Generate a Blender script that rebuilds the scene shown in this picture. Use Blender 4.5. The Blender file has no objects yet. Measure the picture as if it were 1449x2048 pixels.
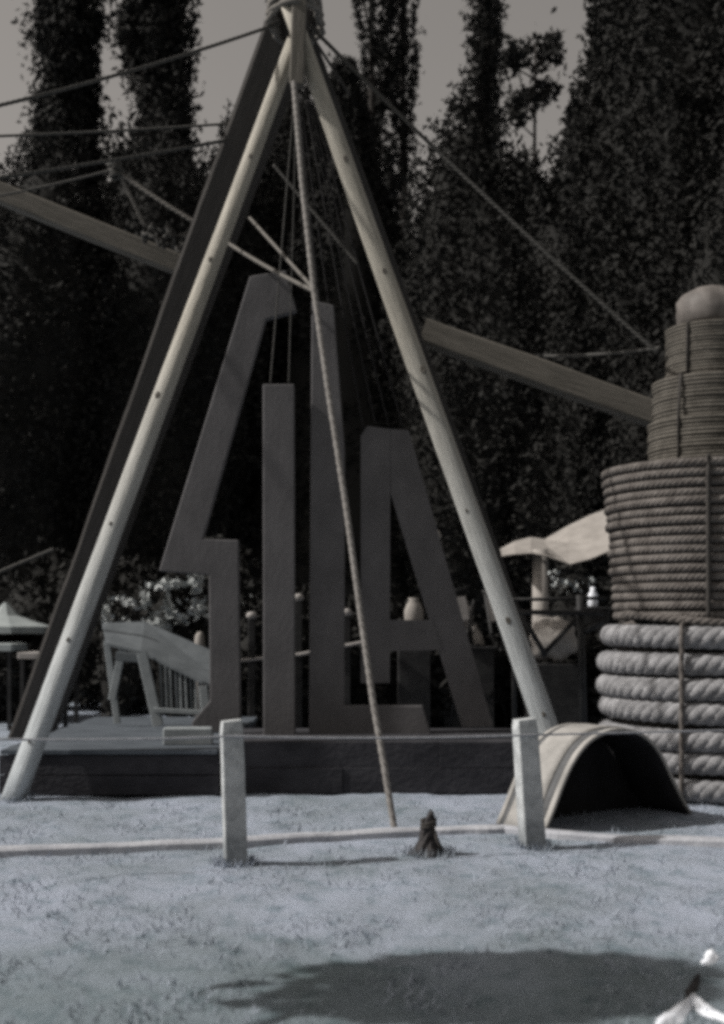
import bpy, math, random
import numpy as np
from mathutils import Vector, Matrix, noise as mn

random.seed(7)
rng = np.random.default_rng(7)
scene = bpy.context.scene
COL = scene.collection

# ------------------------------------------------------------------ camera
F, HZ, CX, EYE = 2400.0, 1250.0, 724.5, 1.5      # focal length and horizon in pixels of the photograph, eye height in metres
cam_data = bpy.data.cameras.new('camera')
cam_data.sensor_fit = 'VERTICAL'
cam_data.sensor_height = 24.0
cam_data.lens = 24.0 * F / 2048.0
cam_data.shift_y = (HZ - 1024.0) / 2048.0
cam_data.clip_start = 0.05
cam_data.clip_end = 2000.0
cam_data.dof.use_dof = True
cam_data.dof.focus_distance = 9.6
cam_data.dof.aperture_fstop = 0.85
cam = bpy.data.objects.new('camera', cam_data)
COL.objects.link(cam)
cam.location = (0, 0, EYE)
cam.rotation_euler = (math.radians(90), 0, 0)
scene.camera = cam

# ------------------------------------------------------------------ sky, sun, exposure
SUN_EL = math.radians(42)
SUN_AZ = math.radians(7)          # sun stands to the left, this much towards the camera's side
sun_dir = Vector((-math.cos(SUN_EL) * math.cos(SUN_AZ), -math.cos(SUN_EL) * math.sin(SUN_AZ), math.sin(SUN_EL)))
world = bpy.data.worlds.new('World')
scene.world = world
world.use_nodes = True
wn, wl = world.node_tree.nodes, world.node_tree.links
wn.clear()
sky = wn.new('ShaderNodeTexSky')
sky.sky_type = 'NISHITA'
sky.sun_disc = False
sky.sun_elevation = SUN_EL
sky.sun_rotation = math.radians(270) - SUN_AZ
sky.air_density = 1.0
sky.dust_density = 3.0
hsv = wn.new('ShaderNodeHueSaturation')
hsv.inputs['Saturation'].default_value = 0.06
tint = wn.new('ShaderNodeMix')
tint.data_type = 'RGBA'
tint.blend_type = 'MULTIPLY'
tint.inputs[0].default_value = 1.0
tint.inputs[7].default_value = (1.0, 0.925, 0.85, 1)
bg = wn.new('ShaderNodeBackground')
bg.inputs['Strength'].default_value = 0.084
wo = wn.new('ShaderNodeOutputWorld')
wl.new(sky.outputs[0], hsv.inputs['Color'])
wl.new(hsv.outputs[0], tint.inputs[6])
wl.new(tint.outputs[2], bg.inputs['Color'])
wl.new(bg.outputs[0], wo.inputs['Surface'])

sun_data = bpy.data.lights.new('sun', 'SUN')
sun_data.energy = 4.4
sun_data.angle = math.radians(1.0)
sun_data.color = (1.0, 0.96, 0.91)
sun = bpy.data.objects.new('sun', sun_data)
COL.objects.link(sun)
sun.rotation_euler = sun_dir.to_track_quat('Z', 'Y').to_euler()

scene.view_settings.view_transform = 'Standard'
scene.view_settings.look = 'None'
scene.view_settings.exposure = 0.0
scene.view_settings.gamma = 1.0
scene.view_settings.use_curve_mapping = False
scene.render.engine = 'CYCLES'
scene.cycles.use_denoising = False
scene.cycles.max_bounces = 5
scene.cycles.diffuse_bounces = 3
scene.cycles.filter_width = 3.8

# ------------------------------------------------------------------ pixel <-> place
def P(x, y, d):
    return Vector(((x - CX) / F * d, d, EYE - (y - HZ) / F * d))
def G(x, y, z=0.0):
    d = F * (EYE - z) / (y - HZ)
    return Vector(((x - CX) / F * d, d, z))

# ------------------------------------------------------------------ materials
def material(name, col, col2=None, scale=6.0, stretch=(1, 1, 1), rough=0.85, bump=0.0, bump_scale=30.0,
             detail=6.0, lo=0.35, hi=0.65, coords='Object', spec=0.25, extra=None):
    m = bpy.data.materials.new(name)
    m.use_nodes = True
    nt = m.node_tree
    N, L = nt.nodes, nt.links
    b = N['Principled BSDF']
    b.inputs['Roughness'].default_value = rough
    b.inputs['Specular IOR Level'].default_value = spec
    tc = N.new('ShaderNodeTexCoord')
    mp = N.new('ShaderNodeMapping')
    mp.inputs['Scale'].default_value = stretch
    L.new(tc.outputs[coords], mp.inputs[0])
    out = None
    if col2 is not None:
        n = N.new('ShaderNodeTexNoise')
        n.inputs['Scale'].default_value = scale
        n.inputs['Detail'].default_value = detail
        n.inputs['Roughness'].default_value = 0.65
        L.new(mp.outputs[0], n.inputs['Vector'])
        r = N.new('ShaderNodeValToRGB')
        r.color_ramp.elements[0].position = lo
        r.color_ramp.elements[1].position = hi
        r.color_ramp.elements[0].color = (*col, 1)
        r.color_ramp.elements[1].color = (*col2, 1)
        L.new(n.outputs['Fac'], r.inputs[0])
        out = r.outputs[0]
        L.new(out, b.inputs['Base Color'])
    else:
        b.inputs['Base Color'].default_value = (*col, 1)
    if bump > 0:
        n2 = N.new('ShaderNodeTexNoise')
        n2.inputs['Scale'].default_value = bump_scale
        n2.inputs['Detail'].default_value = 5.0
        L.new(mp.outputs[0], n2.inputs['Vector'])
        bp = N.new('ShaderNodeBump')
        bp.inputs['Strength'].default_value = bump
        bp.inputs['Distance'].default_value = 0.02
        L.new(n2.outputs['Fac'], bp.inputs['Height'])
        L.new(bp.outputs[0], b.inputs['Normal'])
    return m

M = {}
M['pale_wood'] = material('pale_wood', (0.245, 0.243, 0.232), (0.41, 0.405, 0.388), 5, (7, 7, 0.55), 0.7, 0.35, 14, lo=0.3, hi=0.62)
M['shade_wood'] = material('shade_wood', (0.032, 0.03, 0.028), (0.05, 0.046, 0.043), 5, (6, 6, 0.5), 0.8, 0.3, 14)  # rear legs' shade put into a darker copy of the leg wood
M['boom_wood'] = material('boom_wood', (0.075, 0.07, 0.06), (0.13, 0.12, 0.105), 5, (6, 6, 0.5), 0.8, 0.3, 14)
M['knot'] = material('knot', (0.05, 0.045, 0.04), (0.11, 0.1, 0.085), 40, rough=0.8)
M['letter'] = material('letter_paint', (0.074, 0.072, 0.075), (0.108, 0.105, 0.109), 3.0, (1, 1, 0.6), 0.75, 0.12, 25)
M['plinth'] = material('plinth', (0.02, 0.02, 0.024), (0.042, 0.042, 0.048), 2.2, (1, 1, 1.6), 0.9, 0.5, 18)
M['deck'] = material('deck', (0.05, 0.06, 0.072), (0.085, 0.099, 0.116), 2.2, (1, 2, 1), 0.85, 0.3, 20)
M['rope_thick'] = material('rope_thick', (0.125, 0.125, 0.13), (0.285, 0.285, 0.295), 9, rough=0.9, bump=0.6, bump_scale=60)
M['rope_mid'] = material('rope_mid', (0.072, 0.064, 0.059), (0.15, 0.137, 0.128), 9, rough=0.9, bump=0.5, bump_scale=80)
M['rope_fine'] = material('rope_fine', (0.07, 0.064, 0.055), (0.125, 0.115, 0.10), 9, rough=0.9, bump=0.5, bump_scale=90)
M['cap'] = material('cap_leather', (0.075, 0.068, 0.063), (0.17, 0.155, 0.145), 5, rough=0.6)
M['cord'] = material('cord', (0.14, 0.132, 0.125), (0.23, 0.22, 0.21), 30, rough=0.9)
M['cord_bridle'] = material('cord_bridle', (0.105, 0.099, 0.09), (0.17, 0.16, 0.148), 30, rough=0.9)
M['cord_dark'] = material('cord_dark', (0.012, 0.0115, 0.012), (0.02, 0.019, 0.02), 30, rough=0.9)
M['cord_guy'] = material('cord_guy', (0.045, 0.045, 0.042), (0.075, 0.072, 0.068), 30, rough=0.9)
M['cord_tar_gap_shade'] = material('cord_tar_gap_shade', (0.03, 0.028, 0.027), (0.06, 0.055, 0.05), 30, rough=0.9)  # dark cords; on the coil cores it stands in for shade between turns
M['post'] = material('post_concrete', (0.25, 0.265, 0.273), (0.48, 0.5, 0.51), 9, rough=0.9, bump=0.5, bump_scale=45)
M['wire'] = material('wire', (0.24, 0.25, 0.27), (0.34, 0.35, 0.38), 20, rough=0.5)
M['mat_pale'] = material('mat_pale', (0.22, 0.215, 0.205), (0.34, 0.33, 0.315), 4, (1, 1, 1), 0.8, 0.25, 30)
M['mat_band'] = material('mat_band', (0.06, 0.062, 0.065), (0.11, 0.113, 0.117), 6, rough=0.85, bump=0.25)
M['mat_inner_shade'] = material('mat_inner_shade', (0.008, 0.008, 0.009), (0.016, 0.016, 0.018), 6, rough=0.95)  # near-black: shade inside the arch put into the colour
M['iron'] = material('dark_iron', (0.012, 0.012, 0.014), (0.04, 0.036, 0.036), 14, rough=0.7, bump=0.6)
M['edging'] = material('edging', (0.30, 0.31, 0.34), (0.42, 0.43, 0.46), 5, rough=0.9, bump=0.4, bump_scale=20)
M['white'] = material('white_cloth', (0.22, 0.205, 0.19), (0.31, 0.29, 0.27), 4, rough=0.85, bump=0.15)
M['white_cool'] = material('white_cool', (0.23, 0.255, 0.258), (0.33, 0.36, 0.36), 4, rough=0.85)
M['paper'] = material('white_paper', (0.66, 0.69, 0.75), (0.76, 0.79, 0.84), 5, rough=0.6)
M['grey_paint'] = material('grey_paint', (0.085, 0.096, 0.104), (0.13, 0.144, 0.155), 5, rough=0.8)
M['pale_paint'] = material('pale_paint', (0.19, 0.21, 0.22), (0.28, 0.302, 0.312), 6, rough=0.8)
M['black_metal'] = material('black_metal', (0.012, 0.012, 0.013), (0.03, 0.03, 0.03), 8, rough=0.6)
M['pale_blur'] = material('pale_clay', (0.22, 0.21, 0.2), (0.33, 0.31, 0.3), 8, rough=0.85)
M['bark'] = material('bark', (0.018, 0.016, 0.015), (0.04, 0.036, 0.033), 5, (4, 4, 0.6), 0.95, 0.6, 12)
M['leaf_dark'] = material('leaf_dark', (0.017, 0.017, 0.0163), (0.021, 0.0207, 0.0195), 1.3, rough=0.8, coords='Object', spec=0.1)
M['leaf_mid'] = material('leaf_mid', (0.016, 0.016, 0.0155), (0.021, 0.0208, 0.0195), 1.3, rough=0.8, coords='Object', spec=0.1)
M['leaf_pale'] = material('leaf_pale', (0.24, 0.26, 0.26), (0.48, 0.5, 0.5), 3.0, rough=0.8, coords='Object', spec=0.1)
M['grass'] = material('grass', (0.2, 0.23, 0.256), (0.298, 0.33, 0.39), 1.6, rough=0.9, coords='Object', spec=0.1)

def cast_and_dirt_tint(m, z0, z1, foot, head):
    # tint by height: cool-bright to warm-dim light cast painted into poles, dirt on posts
    nt = m.node_tree
    N, L = nt.nodes, nt.links
    b = N['Principled BSDF']
    src = b.inputs['Base Color'].links[0].from_socket
    tc = N.new('ShaderNodeTexCoord')
    sx = N.new('ShaderNodeSeparateXYZ')
    L.new(tc.outputs['Object'], sx.inputs[0])
    mr = N.new('ShaderNodeMapRange')
    mr.inputs[1].default_value = z0
    mr.inputs[2].default_value = z1
    L.new(sx.outputs[2], mr.inputs[0])
    mx = N.new('ShaderNodeMix')
    mx.data_type = 'RGBA'
    L.new(mr.outputs[0], mx.inputs[0])
    mx.inputs[6].default_value = (*foot, 1)
    mx.inputs[7].default_value = (*head, 1)
    mu = N.new('ShaderNodeMix')
    mu.data_type = 'RGBA'
    mu.blend_type = 'MULTIPLY'
    mu.inputs[0].default_value = 1.0
    L.new(src, mu.inputs[6])
    L.new(mx.outputs[2], mu.inputs[7])
    L.new(mu.outputs[2], b.inputs['Base Color'])
cast_and_dirt_tint(M['pale_wood'], 0.3, 4.5, (1.12, 1.22, 1.33), (0.88, 0.84, 0.76))  # cool brighter foot, warm dimmer head: a light cast painted into the wood

def ground_material():
    m = bpy.data.materials.new('dry_lawn')
    m.use_nodes = True
    nt = m.node_tree
    N, L = nt.nodes, nt.links
    b = N['Principled BSDF']
    b.inputs['Roughness'].default_value = 0.95
    b.inputs['Specular IOR Level'].default_value = 0.1
    tc = N.new('ShaderNodeTexCoord')
    def noise(scale, detail, sx=1.0, sy=1.0):
        mp = N.new('ShaderNodeMapping')
        mp.inputs['Scale'].default_value = (sx, sy, 1)
        L.new(tc.outputs['Object'], mp.inputs[0])
        n = N.new('ShaderNodeTexNoise')
        n.inputs['Scale'].default_value = scale
        n.inputs['Detail'].default_value = detail
        n.inputs['Roughness'].default_value = 0.7
        L.new(mp.outputs[0], n.inputs['Vector'])
        return n.outputs['Fac']
    def ramp(src, p0, p1, c0, c1):
        r = N.new('ShaderNodeValToRGB')
        r.color_ramp.elements[0].position = p0
        r.color_ramp.elements[1].position = p1
        r.color_ramp.elements[0].color = (*c0, 1)
        r.color_ramp.elements[1].color = (*c1, 1)
        L.new(src, r.inputs[0])
        return r.outputs[0]
    def mul(a, c, f=1.0):
        x = N.new('ShaderNodeMix')
        x.data_type = 'RGBA'
        x.blend_type = 'MULTIPLY'
        x.inputs[0].default_value = f
        L.new(a, x.inputs[6])
        L.new(c, x.inputs[7])
        return x.outputs[2]
    base = ramp(noise(0.8, 5, 1, 0.7), 0.36, 0.6, (0.208, 0.24, 0.27), (0.315, 0.35, 0.418))
    clump = ramp(noise(5.5, 4, 1, 0.8), 0.34, 0.5, (0.66, 0.72, 0.72), (1, 1, 1))
    fine = ramp(noise(60, 5), 0.3, 0.65, (0.87, 0.87, 0.87), (1.06, 1.06, 1.07))
    # darker, slightly greener towards the camera, along a wavy edge
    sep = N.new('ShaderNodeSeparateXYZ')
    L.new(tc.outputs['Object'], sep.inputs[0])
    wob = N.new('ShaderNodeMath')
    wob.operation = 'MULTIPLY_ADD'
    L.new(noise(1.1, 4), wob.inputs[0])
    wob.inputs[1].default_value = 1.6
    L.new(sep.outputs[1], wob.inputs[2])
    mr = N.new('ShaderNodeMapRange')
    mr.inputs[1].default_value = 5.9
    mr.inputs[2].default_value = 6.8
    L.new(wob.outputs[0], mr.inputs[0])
    near_tone = ramp(mr.outputs[0], 0.0, 1.0, (0.66, 0.7, 0.66), (1, 1, 1))
    L.new(mul(mul(mul(base, clump), fine), near_tone), b.inputs['Base Color'])
    bp = N.new('ShaderNodeBump')
    bp.inputs['Strength'].default_value = 0.7
    bp.inputs['Distance'].default_value = 0.025
    L.new(noise(40, 6), bp.inputs['Height'])
    L.new(bp.outputs[0], b.inputs['Normal'])
    return m
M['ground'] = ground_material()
cast_and_dirt_tint(M['post'], 0.0, 0.26, (0.5, 0.52, 0.54), (1, 1, 1))

# ------------------------------------------------------------------ mesh helpers
class MB:
    def __init__(self):
        self.v, self.f = [], []
    def add(self, vs, fs):
        o = len(self.v)
        self.v.extend([tuple(p) for p in vs])
        self.f.extend([tuple(i + o for i in q) for q in fs])
        return self
    def box(self, c, s, rot=None):
        c = Vector(c)
        h = [x / 2 for x in s]
        vs = []
        for dz in (-1, 1):
            for dx, dy in ((-1, -1), (1, -1), (1, 1), (-1, 1)):
                p = Vector((dx * h[0], dy * h[1], dz * h[2]))
                if rot is not None:
                    p = rot @ p
                vs.append(c + p)
        return self.add(vs, [(3, 2, 1, 0), (4, 5, 6, 7), (0, 1, 5, 4), (1, 2, 6, 5), (2, 3, 7, 6), (3, 0, 4, 7)])
    def bbox(self, c, s, bev=0.01):
        # box with chamfered vertical edges and top
        c = Vector(c)
        hx, hy, hz = [x / 2 for x in s]
        ring = [(-hx + bev, -hy), (hx - bev, -hy), (hx, -hy + bev), (hx, hy - bev), (hx - bev, hy), (-hx + bev, hy), (-hx, hy - bev), (-hx, -hy + bev)]
        vs = []
        for z, k in ((-hz, 1.0), (hz - bev, 1.0), (hz, 1 - bev / max(hx, 1e-6))):
            for x, y in ring:
                vs.append(c + Vector((x * k, y * k if k == 1.0 else y * (1 - bev / max(hy, 1e-6)), z)))
        fs = [tuple(reversed(range(8))), tuple(range(16, 24))]
        for r in range(2):
            for i in range(8):
                fs.append((r * 8 + i, r * 8 + (i + 1) % 8, r * 8 + 8 + (i + 1) % 8, r * 8 + 8 + i))
        return self.add(vs, fs)
    def tube(self, pts, r, n=8, closed=False, caps=True):
        pts = [Vector(p) for p in pts]
        m = len(pts)
        rs = r if isinstance(r, (list, tuple)) else [r] * m
        up = Vector((0.13, 0.27, 0.95))
        vs, fs = [], []
        for i, p in enumerate(pts):
            if closed:
                t = (pts[(i + 1) % m] - pts[i - 1]).normalized()
            else:
                t = (pts[min(i + 1, m - 1)] - pts[max(i - 1, 0)]).normalized()
            u = up if abs(t.dot(up)) < 0.95 else Vector((1, 0, 0))
            a = t.cross(u).normalized()
            b = a.cross(t)
            for k in range(n):
                w = 2 * math.pi * k / n
                vs.append(p + (a * math.cos(w) + b * math.sin(w)) * rs[i])
        for i in range(m if closed else m - 1):
            j = (i + 1) % m
            for k in range(n):
                l = (k + 1) % n
                fs.append((i * n + k, j * n + k, j * n + l, i * n + l))
        if caps and not closed:
            fs.append(tuple(range(n)))
            fs.append(tuple(reversed(range((m - 1) * n, m * n))))
        return self.add(vs, fs)
    def prism(self, poly, y0, y1):
        # poly: (x, z) outline, extruded from depth y0 to y1
        n = len(poly)
        vs = [(x, y0, z) for x, z in poly] + [(x, y1, z) for x, z in poly]
        fs = [tuple(range(n)), tuple(reversed(range(n, 2 * n)))]
        for i in range(n):
            j = (i + 1) % n
            fs.append((j, i, n + i, n + j))
        return self.add(vs, fs)
    def lathe(self, prof, c=(0, 0, 0), n=24, wob=0.0, seed=0):
        c = Vector(c)
        vs, fs = [], []
        for i, (r, z) in enumerate(prof):
            for k in range(n):
                w = 2 * math.pi * k / n
                q = r
                if wob:
                    q = r * (1 + wob * mn.noise(Vector((math.cos(w) * 2 + seed, math.sin(w) * 2, z * 6))))
                vs.append(c + Vector((q * math.cos(w), q * math.sin(w), z)))
        for i in range(len(prof) - 1):
            for k in range(n):
                l = (k + 1) % n
                fs.append((i * n + k, i * n + l, (i + 1) * n + l, (i + 1) * n + k))
        fs.append(tuple(reversed(range(n))))
        fs.append(tuple(range((len(prof) - 1) * n, len(prof) * n)))
        return self.add(vs, fs)
    def mesh(self, name, smooth=False):
        me = bpy.data.meshes.new(name)
        me.from_pydata(self.v, [], self.f)
        me.validate()
        me.update()
        if smooth:
            me.polygons.foreach_set('use_smooth', [True] * len(me.polygons))
        return me
    def build(self, name, mat, parent=None, smooth=False, origin=None):
        if origin is not None:
            o = Vector(origin)
            self.v = [tuple(Vector(p) - o) for p in self.v]
        me = self.mesh(name, smooth)
        me.materials.append(M[mat])
        ob = bpy.data.objects.new(name, me)
        COL.objects.link(ob)
        if origin is not None:
            ob.location = origin
        if parent is not None:
            attach(ob, parent)
        return ob

def world_of(o):
    m = o.matrix_basis.copy()
    p = o
    while p.parent is not None:
        m = p.parent.matrix_basis @ p.matrix_parent_inverse @ m if False else (p.matrix_parent_inverse @ m)
        p = p.parent
        m = p.matrix_basis @ m
    return m

def attach(ob, parent):
    ob.parent = parent
    ob.matrix_parent_inverse = world_of(parent).inverted()

def thing(name, label, cat, loc=(0, 0, 0), group=None):
    o = bpy.data.objects.new(name, None)
    COL.objects.link(o)
    o.empty_display_size = 0.2
    o.location = loc
    return tag(o, label, cat, group)

def tag(o, label, cat, group=None):
    o['label'] = label
    o['category'] = cat
    if group:
        o['group'] = group
    return o

def instance(me, name, parent=None, loc=(0, 0, 0), rz=0.0, scale=(1, 1, 1)):
    ob = bpy.data.objects.new(name, me)
    COL.objects.link(ob)
    ob.location = loc
    ob.rotation_euler = (0, 0, rz)
    ob.scale = scale
    if parent is not None:
        attach(ob, parent)
    return ob

def beam(name, a, b, w, h, mat, parent=None, seed=0, face=None, bow=0.0, taper=1.0, c=0.17, smooth=False):
    """squared timber from a to b: local z runs along it, so that the grain does too"""
    a, b = Vector(a), Vector(b)
    z = (b - a).normalized()
    L = (b - a).length
    ref = Vector(face) if face is not None else Vector((0, -1, 0))
    y = -(ref - z * ref.dot(z)).normalized()           # local -y looks along face
    x = y.cross(z)
    R = Matrix((x, y, z)).transposed().to_4x4()
    R.translation = a
    n = max(2, int(L / 0.3))
    sec = []
    for sx, sy in ((-1, -1), (1, -1), (1, 1), (-1, 1)):
        if sx * sy > 0:
            sec += [(sx * w / 2, sy * h / 2 * (1 - c)), (sx * w / 2 * (1 - c), sy * h / 2)]
        else:
            sec += [(sx * w / 2 * (1 - c), sy * h / 2), (sx * w / 2, sy * h / 2 * (1 - c))]
    sec = sec if True else sec
    vs, fs = [], []
    for i in range(n + 1):
        t = i / n
        k = (1 + 0.05 * mn.noise(Vector((seed * 3.1, t * L * 0.8, 0.3)))) * (1 + (taper - 1) * t)
        ox = bow * math.sin(math.pi * t) + 0.012 * mn.noise(Vector((seed, t * L * 0.5, 7.7)))
        oy = 0.012 * mn.noise(Vector((seed, t * L * 0.5, 1.7)))
        for j, (sx, sy) in enumerate(sec):
            q = 1 + 0.035 * mn.noise(Vector((seed + j * 5.3, t * L * 1.2, 4.1)))
            vs.append((sx * k * q + ox, sy * k * q + oy, t * L))
    m = len(sec)
    for i in range(n):
        for j in range(m):
            l = (j + 1) % m
            fs.append((i * m + j, i * m + l, (i + 1) * m + l, (i + 1) * m + j))
    fs.append(tuple(reversed(range(m))))
    fs.append(tuple(range(n * m, (n + 1) * m)))
    mb = MB().add(vs, fs)
    me = mb.mesh(name, smooth)
    me.materials.append(M[mat])
    ob = bpy.data.objects.new(name, me)
    COL.objects.link(ob)
    ob.matrix_basis = R
    if parent is not None:
        attach(ob, parent)
    return ob

def knot(leg, t, u, r, w, h, L):
    """dark knot on the face of a timber that looks at the camera"""
    mb = MB()
    prof = [(r * 1.0, 0.0), (r * 0.92, 0.006), (r * 0.55, 0.009), (r * 0.15, 0.004)]
    vs, fs = [], []
    n = 10
    for rr, zz in prof:
        for k in range(n):
            a = 2 * math.pi * k / n
            vs.append((u * w + rr * math.cos(a), -h / 2 * 1.045 - zz, t * L + rr * 1.5 * math.sin(a)))
    for i in range(len(prof) - 1):
        for k in range(n):
            l = (k + 1) % n
            fs.append((i * n + k, i * n + l, (i + 1) * n + l, (i + 1) * n + k))
    fs.append(tuple(range(3 * n, 4 * n)))
    mb.add(vs, fs)
    me = mb.mesh('knot')
    me.materials.append(M['knot'])
    ob = bpy.data.objects.new('knot', me)
    COL.objects.link(ob)
    ob.parent = leg

def sag(a, b, s=0.0, n=14):
    a, b = Vector(a), Vector(b)
    return [a.lerp(b, i / n) - Vector((0, 0, s * 4 * (i / n) * (1 - i / n))) for i in range(n + 1)]

def rope_mesh(pts, r, lay, strands=3, n=6, closed=False, step=None):
    """laid rope: strands twisted round the line pts"""
    pts = [Vector(p) for p in pts]
    m = len(pts)
    dist = [0.0]
    for i in range(1, m):
        dist.append(dist[-1] + (pts[i] - pts[i - 1]).length)
    total = dist[-1] + ((pts[0] - pts[-1]).length if closed else 0)
    turns = total / lay
    if closed:
        turns = max(1, round(turns))
    mb = MB()
    for s in range(strands):
        line = []
        for i, p in enumerate(pts):
            if closed:
                t = (pts[(i + 1) % m] - pts[i - 1]).normalized()
            else:
                t = (pts[min(i + 1, m - 1)] - pts[max(i - 1, 0)]).normalized()
            up = Vector((0, 0, 1)) if abs(t.z) < 0.9 else Vector((0, 1, 0))
            a = t.cross(up).normalized()
            b = a.cross(t)
            w = 2 * math.pi * (s / strands + turns * dist[i] / total)
            line.append(p + (a * math.cos(w) + b * math.sin(w)) * r * 0.42)
        mb.tube(line, r * 0.62, n, closed)
    return mb

# leaves: many small faces, numpy
def leaf_arrays(centers, size, elong=1.7, droop=0.0, jitter=0.5):
    n = len(centers)
    a = rng.normal(size=(n, 3))
    if droop:
        a[:, 2] += droop * np.sign(rng.normal(size=n) + 0.6)
    a /= np.linalg.norm(a, axis=1)[:, None]
    b = rng.normal(size=(n, 3))
    b -= a * (a * b).sum(1)[:, None]
    b /= np.linalg.norm(b, axis=1)[:, None]
    s = size * (1 + jitter * (rng.random(n) - 0.5) * 2)[:, None]
    A, B = a * s * elong * 0.5, b * s * 0.5
    v = np.stack([centers - A, centers - B * 0.9 + A * 0.1, centers + A, centers + B * 0.9 + A * 0.1], 1).reshape(-1, 3)
    return v

def quads_object(name, verts, mat, parent=None, extra=None):
    """verts: (4n,3) array of quads; extra: (verts, faces) of further geometry"""
    n = len(verts) // 4
    v = verts
    nf = n
    loops = np.arange(4 * n)
    starts = np.arange(0, 4 * n, 4)
    tot = np.full(n, 4)
    if extra is not None:
        ev, ef = extra
        base = len(v)
        v = np.vstack([v, np.array(ev)])
        el = np.array([i + base for q in ef for i in q])
        lens = np.array([len(q) for q in ef])
        st = np.concatenate([[0], np.cumsum(lens)[:-1]]) + len(loops)
        loops = np.concatenate([loops, el])
        starts = np.concatenate([starts, st])
        tot = np.concatenate([tot, lens])
        nf += len(ef)
    me = bpy.data.meshes.new(name)
    me.vertices.add(len(v))
    me.vertices.foreach_set('co', v.astype(np.float32).ravel())
    me.loops.add(len(loops))
    me.loops.foreach_set('vertex_index', loops.astype(np.int32))
    me.polygons.add(nf)
    me.polygons.foreach_set('loop_start', starts.astype(np.int32))
    me.polygons.foreach_set('loop_total', tot.astype(np.int32))
    me.update()
    me.validate()
    me.materials.append(M[mat])
    ob = bpy.data.objects.new(name, me)
    COL.objects.link(ob)
    if parent is not None:
        attach(ob, parent)
    return ob

def blob(c, r, seed, nu=22, nv=14, amp=0.22, fq=1.5):
    """lumpy solid heart of a crown"""
    vs, fs = [], []
    for i in range(nv + 1):
        th = math.pi * i / nv
        for k in range(nu):
            ph = 2 * math.pi * k / nu
            d = Vector((math.sin(th) * math.cos(ph), math.sin(th) * math.sin(ph), math.cos(th)))
            q = 1 + amp * mn.noise(d * fq + Vector((seed * 7.1, 0, 0))) + amp * 0.6 * mn.noise(d * fq * 3 + Vector((seed * 3.1, 5, 0)))
            vs.append((c[0] + d.x * r[0] * q, c[1] + d.y * r[1] * q, c[2] + d.z * r[2] * q))
    for i in range(nv):
        for k in range(nu):
            l = (k + 1) % nu
            fs.append((i * nu + k, (i + 1) * nu + k, (i + 1) * nu + l, i * nu + l))
    return vs, fs

def trunk_mb(base, top, r0, r1, limbs, seed):
    rr = random.Random(seed)
    mb = MB()
    b, t = Vector(base), Vector(top)
    n = 10
    pts, rs = [], []
    for i in range(n + 1):
        k = i / n
        p = b.lerp(t, k) + Vector((mn.noise(Vector((seed, k * 3, 0))), mn.noise(Vector((seed, k * 3, 9))), 0)) * 0.25 * k
        pts.append(p)
        rs.append(r0 + (r1 - r0) * k)
    mb.tube(pts, rs, 8)
    for (k, dx, dy, dz, r) in limbs:
        p = b.lerp(t, k)
        q = p + Vector((dx, dy, dz))
        mid = p.lerp(q, 0.5) + Vector((dx * 0.12, dy * 0.12, -abs(dz) * 0.06))
        mb.tube([p, mid, q], [r, r * 0.65, r * 0.2], 6)
    return mb

# ================================================================== THE GROUND
def make_ground():
    xs = np.unique(np.concatenate([-np.geomspace(7, 700, 22)[::-1], np.linspace(-7, 7, 190), np.geomspace(7, 700, 22)]))
    ys = np.unique(np.concatenate([np.linspace(-30, 3, 8), np.linspace(3, 12, 200), np.linspace(12, 30, 40), np.geomspace(30, 1200, 22)]))
    vs = []
    for y in ys:
        for x in xs:
            z = 0.0
            if abs(x) < 7 and 2 < y < 12:
                z = 0.022 * mn.noise(Vector((x * 1.7, y * 1.7, 0))) + 0.010 * mn.noise(Vector((x * 6, y * 6, 3))) + 0.006 * mn.noise(Vector((x * 17, y * 17, 3)))
                z -= 0.015
            vs.append((x, y, z))
    nx = len(xs)
    fs = [(j * nx + i, j * nx + i + 1, (j + 1) * nx + i + 1, (j + 1) * nx + i) for j in range(len(ys) - 1) for i in range(nx - 1)]
    ob = MB().add(vs, fs).build('ground', 'ground', smooth=True)
    ob['kind'] = 'structure'
    return ob
make_ground()

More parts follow.
